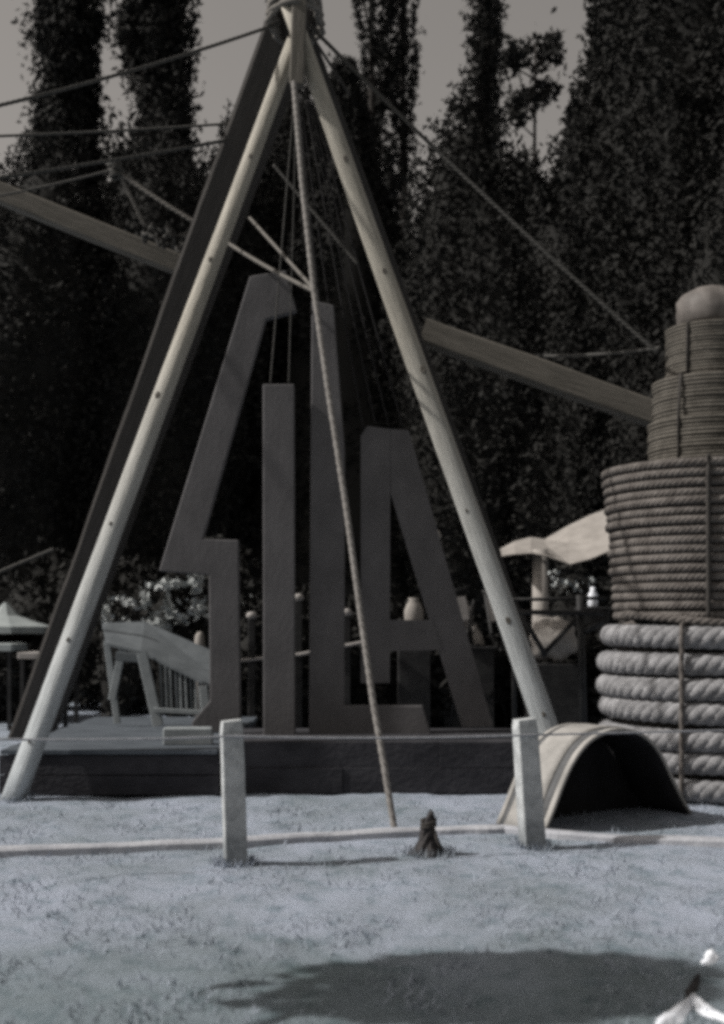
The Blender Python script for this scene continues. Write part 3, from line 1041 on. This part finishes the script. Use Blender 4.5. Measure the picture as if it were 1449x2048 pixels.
def fine_coil(z0, z1, R, pitch, label, step=None):
    root = thing('rope_coil', label, 'rope coil', (TX, TY, z0), 'coils of the rope stack')
    prof = [(R * 0.3, z0)]
    n = round((z1 - z0) / pitch)
    for i in range(n):
        z = z0 + i * (z1 - z0) / n
        q = R
        if step and z > step[0]:
            q = step[1]
        q *= 1 + 0.012 * math.sin(i * 1.9)
        if i == n - 1:
            q *= 1.02
        for k in range(5):
            a = -math.pi / 2 + math.pi * k / 4
            prof.append((q + pitch * 0.5 * (math.cos(a) - 1), z + pitch * 0.5 * (1 + math.sin(a)) * 0.98))
    prof.append((R * 0.3, z1 - 0.003))
    ob = MB().lathe(prof, (TX, TY, 0), 64).build('turns', 'rope_fine', root, True)
    ob['kind'] = 'stuff'
    q = R if step is None else max(R, step[1])
    for a in (-2.35, -1.2, 0.4, 1.9):
        c, s = math.cos(a), math.sin(a)
        pts = [Vector((TX + (R + 0.008) * c, TY + (R + 0.008) * s, z0 + 0.0)), Vector((TX + (R + 0.01) * c, TY + (R + 0.01) * s, (step[0] if step else z1) - 0.02)),
               Vector((TX + ((step[1] if step else R) + 0.014) * c, TY + ((step[1] if step else R) + 0.014) * s, z1 + 0.004)), Vector((TX + R * 0.8 * c, TY + R * 0.8 * s, z1 + 0.015))]
        MB().tube(pts, 0.014, 6).build('binding_cord', 'cord_tar_gap_shade', root, True)
fine_coil(2.93, 3.72, 0.56, 0.034, 'fine rope coil with a stepped side, third from the ground', (3.33, 0.52))
fine_coil(3.735, 4.205, 0.40, 0.03, 'small coil of the finest rope just under the rounded ball')
def cap():
    prof = [(0.05, 0.0), (0.27, 0.005), (0.305, 0.06), (0.31, 0.15), (0.29, 0.24), (0.24, 0.315), (0.16, 0.36), (0.08, 0.38), (0.02, 0.385)]
    ob = MB().lathe(prof, (0, 0, 0), 36, 0.12, 3).build('rope_ball', 'cap', None, True)
    ob.location = (TX, TY, 4.212)
    tag(ob, 'rounded pale ball on top of the rope stack', 'rope ball')
cap()

# ================================================================== ARCHED MAT
def arched_mat():
    A, B = G(1100, 1664), G(1378, 1628)
    A.z = B.z = -0.02
    ux = (B - A)
    span = ux.length
    ux.normalize()
    ax = Vector((-ux.y, ux.x, 0))            # away from the camera
    if ax.y < 0:
        ax = -ax
    hgt = 0.70
    root = thing('arched_mat', 'bent mat standing as an arch with dark mouth beside the right post', 'mat', tuple((A + B) / 2))
    def profile(out, n=44, flare=0.16):
        pts = []
        for i in range(n + 1):
            t = i / n
            # bell outline: flared feet, round top
            th = math.pi * (1 - t)
            u = 0.475 + 0.375 * math.copysign(abs(math.cos(th)) ** 0.9, math.cos(th))
            z = math.sin(th) ** 0.80
            k = (1 - z) ** 2.6
            u += (-1 if u < 0.5 else 1) * flare * 0.75 * k * (1 if u < 0.5 else 1.35)
            pts.append((u, z))
        # offset outwards
        res = []
        for i, (u, z) in enumerate(pts):
            a = pts[max(i - 1, 0)]
            b = pts[min(i + 1, n)]
            tx, tz = (b[0] - a[0]) * span, (b[1] - a[1]) * hgt
            q = math.hypot(tx, tz) or 1
            nx, nz = -tz / q, tx / q
            res.append((u * span + nx * out, max(z * hgt + nz * out, 0.0 + out * 0.2)))
        return res
    def sheet(name, o0, o1, y0, y1, mat, bulge=0.0):
        a, b = profile(o0), profile(o1)
        n = len(a)
        vs, fs = [], []
        K = 5
        for lay in (a, b):
            for j in range(K):
                y = y0 + (y1 - y0) * j / (K - 1)
                for i, (u, z) in enumerate(lay):
                    w = 0.006 * mn.noise(Vector((u * 5, y * 5, 2)))
                    p = A + ux * (u + w) + ax * y + Vector((0, 0, z + w))
                    vs.append(p)
        m = K * n
        for j in range(K - 1):
            for i in range(n - 1):
                q = j * n + i
                fs.append((q, q + n, q + n + 1, q + 1))
                fs.append((m + q, m + q + 1, m + q + n + 1, m + q + n))
        for i in range(n - 1):
            fs.append((i, i + 1, m + i + 1, m + i))
            q = (K - 1) * n + i
            fs.append((q, m + q, m + q + 1, q + 1))
        for j in range(K - 1):
            fs.append((j * n, m + j * n, m + (j + 1) * n, (j + 1) * n))
            q = j * n + n - 1
            fs.append((q, q + n, m + q + n, m + q))
        return MB().add(vs, fs).build(name, mat, root, True)
    sheet('inner_shade', 0.0, 0.012, 0.015, 0.54, 'mat_inner_shade')
    sheet('rim', 0.0145, 0.036, 0.0, 0.05, 'mat_pale')
    sheet('band', 0.0145, 0.032, 0.054, 0.125, 'mat_band')
    sheet('cover', 0.0145, 0.044, 0.13, 0.43, 'mat_pale')
    sheet('band', 0.0145, 0.032, 0.435, 0.485, 'mat_band')
    sheet('rim', 0.0145, 0.038, 0.49, 0.53, 'mat_pale')
    # added dark sheet closes the far end, standing in for shade
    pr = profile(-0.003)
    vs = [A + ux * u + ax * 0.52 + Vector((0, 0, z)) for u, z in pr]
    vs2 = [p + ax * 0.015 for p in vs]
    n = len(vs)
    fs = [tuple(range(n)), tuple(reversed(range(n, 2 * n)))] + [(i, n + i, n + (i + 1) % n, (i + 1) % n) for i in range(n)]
    MB().add(vs + vs2, fs).build('shade_sheet', 'mat_inner_shade', root)
arched_mat()

# ================================================================== POSTS AND WIRE
def post(x0, x1, ytop, ybase, label, lean, seed):
    b = G((x0 + x1) / 2, ybase)
    s = F / b.y
    w = (x1 - x0) / s
    h = (ybase - ytop) / s
    vs, fs = [], []
    n = 14
    dep = w * 0.95
    c = 0.10
    ring = []
    for sx, sy in ((-1, -1), (1, -1), (1, 1), (-1, 1)):
        if sx * sy > 0:
            ring += [(sx * w / 2, sy * dep / 2 * (1 - c)), (sx * w / 2 * (1 - c), sy * dep / 2)]
        else:
            ring += [(sx * w / 2 * (1 - c), sy * dep / 2), (sx * w / 2, sy * dep / 2 * (1 - c))]
    m = 8
    ang = 0.22
    ca, sa = math.cos(ang), math.sin(ang)
    for i in range(n + 1):
        t = i / n
        k = (1.05 - 0.06 * t) * (1 if i < n else 0.9)
        for j, (x, y) in enumerate(ring):
            q = 1 + 0.03 * mn.noise(Vector((seed + j * 3, t * 5, 0)))
            xx, yy = x * k * q, y * k * q
            vs.append((xx * ca - yy * sa + lean * t, xx * sa + yy * ca, -0.08 + (h + 0.08) * t + (0.012 * (x / w) if i == n else 0)))
    for i in range(n):
        for j in range(m):
            l = (j + 1) % m
            fs.append((i * m + j, i * m + l, (i + 1) * m + l, (i + 1) * m + j))
    fs.append(tuple(reversed(range(m))))
    fs.append(tuple(range(n * m, (n + 1) * m)))
    ob = MB().add(vs, fs).build('fence_post', 'post', None)
    ob.location = b
    tag(ob, label, 'post', 'short pale fence posts')
    return b
p1 = post(451, 494, 1441, 1724, 'short pale square fence post left of the middle stay', -0.03, 1)
p2 = post(1046, 1088, 1438, 1690, 'short pale square fence post in front of the arched mat', -0.06, 2)
def wire():
    za, zb = EYE - (1470 - HZ) / F * p1.y, EYE - (1468 - HZ) / F * p2.y
    a = Vector((p1.x - 0.02, p1.y - 0.085, za))
    b = Vector((p2.x - 0.06, p2.y - 0.085, zb))
    l = Vector((P(-160, 0, 7.0).x, 7.0, EYE - (1474 - HZ) / F * 7.0))
    pts = [l.lerp(a, i / 12) - Vector((0, 0, 0.02 * 4 * (i / 12) * (1 - i / 12))) for i in range(12)] + [a.lerp(b, i / 12) - Vector((0, 0, 0.015 * 4 * (i / 12) * (1 - i / 12))) for i in range(13)]
    r = Vector((P(1700, 0, 9.2).x, 9.2, zb - 0.04))
    pts += [b.lerp(r, i / 12) for i in range(1, 13)]
    ob = MB().tube(pts, 0.0075, 6).build('fence_wire', 'wire', None, True)
    tag(ob, 'thin wire strung level along the two short posts', 'wire')
wire()

# dark peg beside the foot of the middle stay
def peg():
    b = G(850, 1706)
    prof = [(0.15, -0.03), (0.13, 0.012), (0.092, 0.05), (0.066, 0.10), (0.054, 0.15), (0.047, 0.20), (0.045, 0.24), (0.036, 0.275), (0.016, 0.30), (0.005, 0.31)]
    root = thing('ground_peg', 'small dark pointed peg with a flared foot beside the stay rope', 'peg', tuple(b))
    mb = MB().lathe(prof, b, 22, 0.0)
    vs = []
    for p in mb.v:
        q = Vector(p) - b
        k = 1 + 0.6 * mn.noise(Vector((q.x * 16, q.y * 16, q.z * 12 + 3))) + 0.22 * mn.noise(Vector((q.x * 40, q.y * 40, q.z * 30)))
        vs.append(tuple(b + Vector((q.x * k * 0.86 + 0.10 * q.z, q.y * k * 0.86, q.z * 0.9 * (1 + 0.10 * math.sin(q.x * 50))))))
    mb.v = vs
    mb.build('body', 'iron', root)
    pts = [b + Vector((0.024 + 0.046 * math.cos(i * 0.5), 0.046 * math.sin(i * 0.5), 0.17 + 0.0016 * i + 0.01 * math.sin(i * 0.5 + 1))) for i in range(34)]
    MB().tube(pts, 0.011, 6).build('cord_wrap', 'cord_tar_gap_shade', root, True)
    pts = [b + Vector((0.05, -0.03, 0.18)), b + Vector((0.085, -0.05, 0.08)), b + Vector((0.13, -0.05, 0.0))]
    MB().tube(pts, 0.012, 6).build('cord_tail', 'cord_tar_gap_shade', root, True)
peg()

def dense_path(pts, n):
    out = []
    for i in range(len(pts) - 1):
        for k in range(n):
            out.append(Vector(pts[i]).lerp(Vector(pts[i + 1]), k / n))
    out.append(Vector(pts[-1]))
    return out

# crumpled white scrap in the lower right corner
def scrap():
    c = G(1402, 1985)
    root = thing('crumpled_scrap', 'crumpled white scrap lying on the lawn in the lower right corner', 'scrap', tuple(c))
    def strip(pts, w, h, seed, mat, name='fold'):
        pts = dense_path(pts, 8)
        sec = [(-1.0, 0.0), (-0.6, 0.45), (-0.2, 0.9), (0.15, 1.0), (0.55, 0.6), (1.0, 0.0)]
        vs, fs = [], []
        m = len(sec)
        for i, p in enumerate(pts):
            t = (pts[min(i + 1, len(pts) - 1)] - pts[max(i - 1, 0)]).normalized()
            nn = Vector((-t.y, t.x, 0))
            k = i / (len(pts) - 1)
            ww = w * (0.55 + 0.45 * math.sin(math.pi * k)) * (1 + 0.5 * mn.noise(Vector((seed, k * 5, 0))))
            hh = h * (0.6 + 0.4 * math.sin(math.pi * k)) * (1 + 0.6 * mn.noise(Vector((seed, k * 6, 4))))
            for a, z in sec:
                jg = 0.18 * mn.noise(Vector((seed + a * 3, k * 9, 1)))
                vs.append(p + nn * ww * 0.5 * (a + jg) + Vector((0, 0, hh * (z + jg * 0.6) - 0.012)))
        for i in range(len(pts) - 1):
            for j in range(m - 1):
                fs.append((i * m + j, i * m + j + 1, (i + 1) * m + j + 1, (i + 1) * m + j))
        return MB().add(vs, fs).build(name, mat, root)
    strip([G(1290, 2075), G(1345, 2030), G(1388, 1988)], 0.08, 0.024, 1.3, 'paper')
    strip([G(1386, 1990), G(1420, 2022), G(1470, 2040)], 0.07, 0.022, 4.4, 'paper')
    strip([G(1412, 1930), G(1422, 1912), G(1424, 1898)], 0.07, 0.022, 8.1, 'paper')
    strip([G(1376, 1996), G(1388, 1975), G(1398, 1950)], 0.07, 0.03, 9.1, 'iron', 'dark_lining')
scrap()

# unseen slim tree added left of view to throw the lawn's oval shade
def unseen_shade_tree():
    target = Vector((0.40, 5.0, 0))
    zc = 2.35
    c = target + sun_dir * (zc / sun_dir.z)
    root = thing('unseen_shade_tree', 'unseen small tree with egg-shaped crown, added left of view to shade the lawn', 'tree', (c.x - 0.3, c.y - 1.9, 0))
    trunk_mb((c.x - 0.3, c.y - 1.9, -0.1), (c.x, c.y, 2.2), 0.045, 0.03, [(0.7, 0.2, 0.1, 0.5, 0.02), (0.75, -0.2, 0.0, 0.5, 0.02)], 61).build('trunk', 'bark', root, True)
    pts = tree_leaves_ellipsoid((c.x, c.y, zc), (0.48, 0.48, 0.80), 8500, 1.6, 61)
    low = (zc + 0.4 - pts[:, 2]) / 0.8
    pts = pts[rng.random(len(pts)) > np.clip(low * 1.05, 0, 0.96)]
    quads_object('crown', leaf_arrays(pts, 0.10), 'leaf_mid', root)
unseen_shade_tree()

# ================================================================== FAR THINGS, LEFT
def parasol(px, ytop, yeave, d, rpx, label, mat, n=8, pole_r=0.025):
    s = F / d
    X = (px - CX) / s
    zt, ze = EYE + (HZ - ytop) / s, EYE + (HZ - yeave) / s
    R = rpx / s
    root = thing('canopy', label, 'canopy', (X, d, 0))
    vs, fs = [], []
    rings = [(0.02, zt), (R * 0.3, zt - (zt - ze) * 0.55), (R * 0.65, zt - (zt - ze) * 0.82), (R, ze), (R * 1.0, ze - 0.10)]
    for r, z in rings:
        for k in range(n):
            a = 2 * math.pi * (k + 0.5) / n
            vs.append((X + r * math.cos(a), d + r * math.sin(a), z))
    for i in range(len(rings) - 1):
        for k in range(n):
            l = (k + 1) % n
            fs.append((i * n + k, i * n + l, (i + 1) * n + l, (i + 1) * n + k))
    ob = MB().add(vs, fs).build('cloth', mat, root)
    so = ob.modifiers.new('thickness', 'SOLIDIFY')
    so.thickness = 0.01
    MB().tube([(X, d, -0.05), (X, d, zt - 0.02)], pole_r, 8).build('pole', 'pale_paint', root)
    return root
parasol(12, 1206, 1254, 19.0, 92, 'small white peaked canopy at the left edge', 'white_cool')
def pennant():
    d = 18.6
    root = thing('pennant', 'small white pointed pennant beside the lower left pole', 'pennant', tuple(P(116, 1300, d) * 1.0))
    poly = [(P(x, y, d).x, P(x, y, d).z) for x, y in [(117, 1222), (150, 1216), (146, 1236), (132, 1258)]]
    MB().prism(poly, d, d + 0.012).build('cloth', 'white_cool', root)
    a = P(116, 1215, d)
    MB().tube([(a.x, d, -0.02), (a.x, d, a.z)], 0.02, 6).build('pole', 'black_metal', root)
pennant()

def table(px0, px1, ytop, d, dep, label, mat, cloth=0.0):
    s = F / d
    x0, x1 = (px0 - CX) / s, (px1 - CX) / s
    z = EYE + (HZ - ytop) / s
    root = thing('garden_table', label, 'table', ((x0 + x1) / 2, d, 0), 'far garden tables')
    MB().bbox(((x0 + x1) / 2, d, z), (x1 - x0, dep, 0.05 + cloth), 0.01).build('table_top', mat, root)
    for sx in (x0 + 0.05, x1 - 0.05):
        for sy in (-dep / 2 + 0.06, dep / 2 - 0.06):
            MB().box((sx, d + sy, (z - 0.03) / 2), (0.05, 0.05, z - 0.03)).build('leg', 'black_metal', root)
    return z
zt = table(50, 150, 1310, 16.0, 0.7, 'far garden table with pale top left of the lower left pole', 'pale_blur', 0.03)
table(-60, 40, 1294, 17.4, 0.8, 'far garden table with pale cloth cut by the left edge', 'white_cool', 0.05)
def cup():
    p = P(97, 1304, 15.8)
    ob = MB().lathe([(0.035, 0), (0.05, 0.04), (0.055, 0.10), (0.05, 0.115)], (0, 0, 0), 14).build('bowl', 'paper', None, True)
    ob.location = (p.x, p.y, zt + 0.041)
    tag(ob, 'small white bowl on the far table left of the pole', 'bowl')
cup()

# slatted crib with a sloping grey lid on the platform
def crib():
    d = 12.9
    zf = 0.40
    root = thing('slatted_crib', 'grey crib with sloping lid and pale slats on the platform', 'crib', tuple(Vector((P(320, 0, d).x, d, zf))))
    # sloping lid
    q = [P(205, 1246, d + 0.35), P(290, 1243, d + 0.55), P(482, 1326, d + 0.25), P(482, 1392, d - 0.22), P(405, 1362, d - 0.25), P(282, 1302, d - 0.1), P(214, 1286, d - 0.05)]
    nrm = Vector((0, 0, 0.03))
    vs = q + [p - nrm for p in q]
    n = len(q)
    fs = [tuple(range(n)), tuple(reversed(range(n, 2 * n)))] + [((i + 1) % n, i, n + i, n + (i + 1) % n) for i in range(n)]
    MB().add(vs, fs).build('lid', 'grey_paint', root)
    def bar(nm, x0, y0, x1, y1, w, mat, dd=-0.18, t=0.04):
        a, b = P(x0, y0, d + dd), P(x1, y1, d + dd)
        beam(nm, a, b, w, t, mat, root, x0)
    bar('leg', 284, 1306, 318, 1451, 0.11, 'pale_paint', -0.16)
    bar('leg', 406, 1372, 416, 1454, 0.09, 'pale_paint', -0.3)
    bar('leg', 214, 1280, 236, 1447, 0.07, 'pale_paint', 0.12)
    bar('brace', 246, 1296, 224, 1400, 0.08, 'pale_paint', 0.05)
    bar('bottom_rail', 308, 1419, 412, 1424, 0.05, 'pale_paint', -0.2)
    for i in range(9):
        x = 322 + i * 9.6
        bar('slat', x, 1322 + i * 4.6, x + 3, 1417, 0.025, 'pale_paint' if i % 3 else 'grey_paint', -0.14, 0.02)
    bar('stretcher', 232, 1312, 284, 1316, 0.10, 'grey_paint', -0.1)
crib()
def stakes():
    for (x0, x1, yt, d, lab) in [(389, 411, 1264, 15.2, 'short white stake with rounded top left of the angular S')]:
        s = F / d
        X = ((x0 + x1) / 2 - CX) / s
        w = (x1 - x0) / 2 / s
        zt_ = EYE + (HZ - yt) / s
        ob = MB().lathe([(w * 0.9, -0.05), (w, zt_ - 0.15), (w * 0.85, zt_ - 0.05), (w * 0.4, zt_), (0.01, zt_ + 0.005)], (0, 0, 0), 12).build('white_stake', 'white', None, True)
        ob.location = (X, d, 0)
        tag(ob, lab, 'stake')
stakes()
def block():
    d = 11.1
    a, b = P(328, 1508, d), P(426, 1508, d)
    ob = MB().bbox((0, 0, 0.075), (b.x - a.x, 0.16, 0.15), 0.012).build('pale_block', 'pale_paint', None)
    ob.location = ((a.x + b.x) / 2, d, 0.404)
    ob.rotation_euler = (0, 0, 0.06)
    tag(ob, 'pale rough block lying on the front of the platform', 'block')
block()

# rail behind the letters
def rail():
    d = 14.6
    root = thing('rail_fence', 'thin pale rail on posts behind the plank letters', 'fence', tuple(Vector((P(600, 0, d).x, d, 0))))
    MB().tube([P(470, 1322, d), P(600, 1309, d), P(735, 1283, d)], 0.022, 6).build('rail', 'pale_blur', root)
    for x, yt in ((503, 1238), (597, 1202), (694, 1232)):
        p = P(x, yt, d)
        MB().bbox((p.x, d + 0.06, p.z / 2), (0.09, 0.08, p.z), 0.01).build('post', 'black_metal', root)
        MB().lathe([(0.04, 0), (0.07, 0.03), (0.06, 0.07), (0.02, 0.09)], (p.x, d + 0.06, p.z), 10).build('post_cap', 'pale_blur', root, True)
rail()

# ================================================================== FAR THINGS, RIGHT
def awning():
    d = 17.0
    root = thing('awning', 'pale tent awning on a stout pole left of the rope stack', 'awning', tuple(Vector((P(1080, 0, d).x, d, 0))))
    top = [(1000, 1098), (1030, 1082), (1062, 1074), (1090, 1078), (1135, 1052), (1180, 1030), (1260, 1000)]
    bot = [(1004, 1112), (1030, 1108), (1062, 1106), (1095, 1112), (1140, 1128), (1180, 1118), (1260, 1085)]
    vs = []
    for (x, y), (x2, y2) in zip(top, bot):
        vs += [P(x, y, d + 1.1), P((x + x2) / 2, (y + y2) / 2 - 4, d + 0.5), P(x2, y2, d - 0.3)]
    fs = []
    for i in range(len(top) - 1):
        for j in range(2):
            q = i * 3 + j
            fs.append((q, q + 1, q + 4, q + 3))
    ob = MB().add(vs, fs).build('cloth', 'white', root)
    so = ob.modifiers.new('thickness', 'SOLIDIFY')
    so.thickness = 0.012
    p = P(1079, 1100, d)
    MB().tube([(p.x, d - 0.1, -0.05), (p.x, d - 0.1, p.z)], [0.125, 0.11], 12).build('pole', 'white', root, True)
    q = P(1250, 1080, d)
    MB().tube([(q.x, d + 0.2, -0.05), (q.x, d + 0.2, q.z)], 0.05, 10).build('pole', 'white', root, True)
awning()
def trestle():
    d = 13.6
    root = thing('trestle_table', 'dark metal trestle with crossed legs in front of the awning pole', 'trestle', tuple(Vector((P(1090, 0, d).x, d, 0))))
    def bar(nm, x0, y0, x1, y1, r, dd=0.0):
        MB().tube([P(x0, y0, d + dd), P(x1, y1, d + dd)], r, 8).build(nm, 'black_metal', root, True)
    bar('top_rail', 1004, 1200, 1212, 1196, 0.022)
    bar('top_rail', 1002, 1224, 1206, 1226, 0.03, -0.1)
    bar('brace', 1040, 1222, 1092, 1312, 0.03)
    bar('brace', 1158, 1232, 1084, 1312, 0.03, 0.05)
    bar('upright', 1160, 1190, 1168, 1448, 0.045, -0.05)
    bar('upright', 1026, 1195, 1030, 1448, 0.03, 0.05)
    bar('arm', 1168, 1262, 1205, 1240, 0.05, -0.05)
trestle()
def folding_frames():
    for n_, (ox, d, lab) in enumerate([(905, 14.9, 'dark folded chair frame with crossed bars between the A and the right pole'), (978, 15.4, 'dark folded chair frame close behind the right pole')]):
        root = thing('chair_frame', lab, 'chair', tuple(Vector((P(ox, 0, d).x, d, 0))), 'dark folding chair frames')
        def bar(nm, x0, y0, x1, y1, rr, dd=0.0):
            MB().tube([P(ox + x0, y0, d + dd), P(ox + x1, y1, d + dd)], rr, 7).build(nm, 'black_metal', root, True)
        bar('leg', -8, 1180, 40, 1478, 0.022)
        bar('leg', 44, 1200, -12, 1478, 0.022, 0.06)
        bar('top_rail', -14, 1184, 30, 1178, 0.02)
        bar('seat_rail', -6, 1296, 56, 1290, 0.022, -0.1)
        q = [P(ox - 4, 1196, d - 0.02), P(ox + 26, 1192, d - 0.02), P(ox + 34, 1238, d - 0.02), P(ox + 4, 1244, d - 0.02)]
        vs = q + [p + Vector((0, 0.02, 0)) for p in q]
        MB().add(vs, [(0, 3, 2, 1), (4, 5, 6, 7), (0, 1, 5, 4), (1, 2, 6, 5), (2, 3, 7, 6), (3, 0, 4, 7)]).build('backrest', 'pale_blur', root)
folding_frames()
def small_far():
    def lathe_thing(name, x, ytop, ybase, d, prof, mat, label, cat, z0=None):
        s = F / d
        h = (ybase - ytop) / s
        p = P(x, ybase, d)
        ob = MB().lathe([(r * h, z * h) for r, z in prof], (0, 0, 0), 18).build(name, mat, None, True)
        ob.location = p
        tag(ob, label, cat)
        return ob
    # globe lamp on a post
    d = 16.4
    p = P(871, 1072, d)
    root = thing('globe_lamp', 'white globe lamp on a thin dark post right of the A', 'lamp', (p.x, d, 0))
    MB().lathe([(0.02, -0.085), (0.06, -0.07), (0.085, 0), (0.06, 0.06), (0.02, 0.085)], p, 14).build('globe', 'white', root, True)
    MB().tube([(p.x, d, -0.05), (p.x, d, p.z - 0.07)], 0.018, 6).build('post', 'black_metal', root)
    # jug, pot, drum and bottle each on a box stand
    def stand(x, y, d, w, label):
        q = P(x, y, d)
        r = thing('box_stand', label, 'stand', (q.x, d, 0), 'dark box stands behind the letters')
        MB().bbox((q.x, d, (q.z - 0.03) / 2), (w, 0.4, q.z - 0.03), 0.01).build('body', 'black_metal', r)
        MB().bbox((q.x, d, q.z - 0.0175), (w + 0.06, 0.46, 0.03), 0.006).build('top', 'black_metal', r)
    stand(828, 1252, 15.0, 0.4, 'dark box stand under the white jug')
    lathe_thing('jug', 828, 1196, 1252, 15.0, [(0.26, 0), (0.33, 0.1), (0.34, 0.55), (0.24, 0.8), (0.17, 0.9), (0.2, 1.0)], 'white', 'white rounded jug seen through the opening of the A', 'jug')
    stand(922, 1262, 15.2, 0.45, 'dark box stand under the pale round pot')
    lathe_thing('round_pot', 922, 1202, 1262, 15.2, [(0.22, 0), (0.38, 0.2), (0.42, 0.5), (0.36, 0.8), (0.22, 0.9), (0.26, 1.0)], 'pale_blur', 'pale round pot between the A and the right pole', 'pot')
    stand(962, 1292, 15.0, 0.3, 'dark box stand under the pale leaning bottle')
    o = lathe_thing('leaning_bottle', 960, 1250, 1292, 15.0, [(0.2, 0), (0.24, 0.1), (0.24, 0.6), (0.1, 0.8), (0.1, 1.0)], 'white', 'pale leaning bottle close left of the right pole', 'bottle')
    o.rotation_euler = (0, -0.25, 0)
    stand(1186, 1214, 15.6, 0.35, 'dark box stand under the white bottle by the rope stack')
    lathe_thing('bottle', 1186, 1174, 1214, 15.6, [(0.2, 0), (0.24, 0.08), (0.24, 0.62), (0.12, 0.8), (0.12, 1.0)], 'paper', 'small white bottle just left of the rope stack', 'bottle')
    # light bundle behind the trestle
    d = 14.3
    q = P(1105, 1300, d)
    r = thing('cloth_bundle', 'pale cloth bundle heaped behind the dark trestle', 'bundle', (q.x, d, 0))
    vs, fs = blob((q.x, d, q.z + 0.12), (0.27, 0.3, 0.26), 9.0, 20, 12, 0.3, 2.0)
    MB().add(vs, fs).build('cloth', 'white', r, True)
    MB().bbox((q.x, d, q.z / 2 - 0.08), (0.6, 0.5, q.z - 0.16), 0.01).build('box', 'black_metal', r)
small_far()

for o in list(bpy.data.objects):
    if o.type == 'MESH' and o.data is None:
        bpy.data.objects.remove(o)
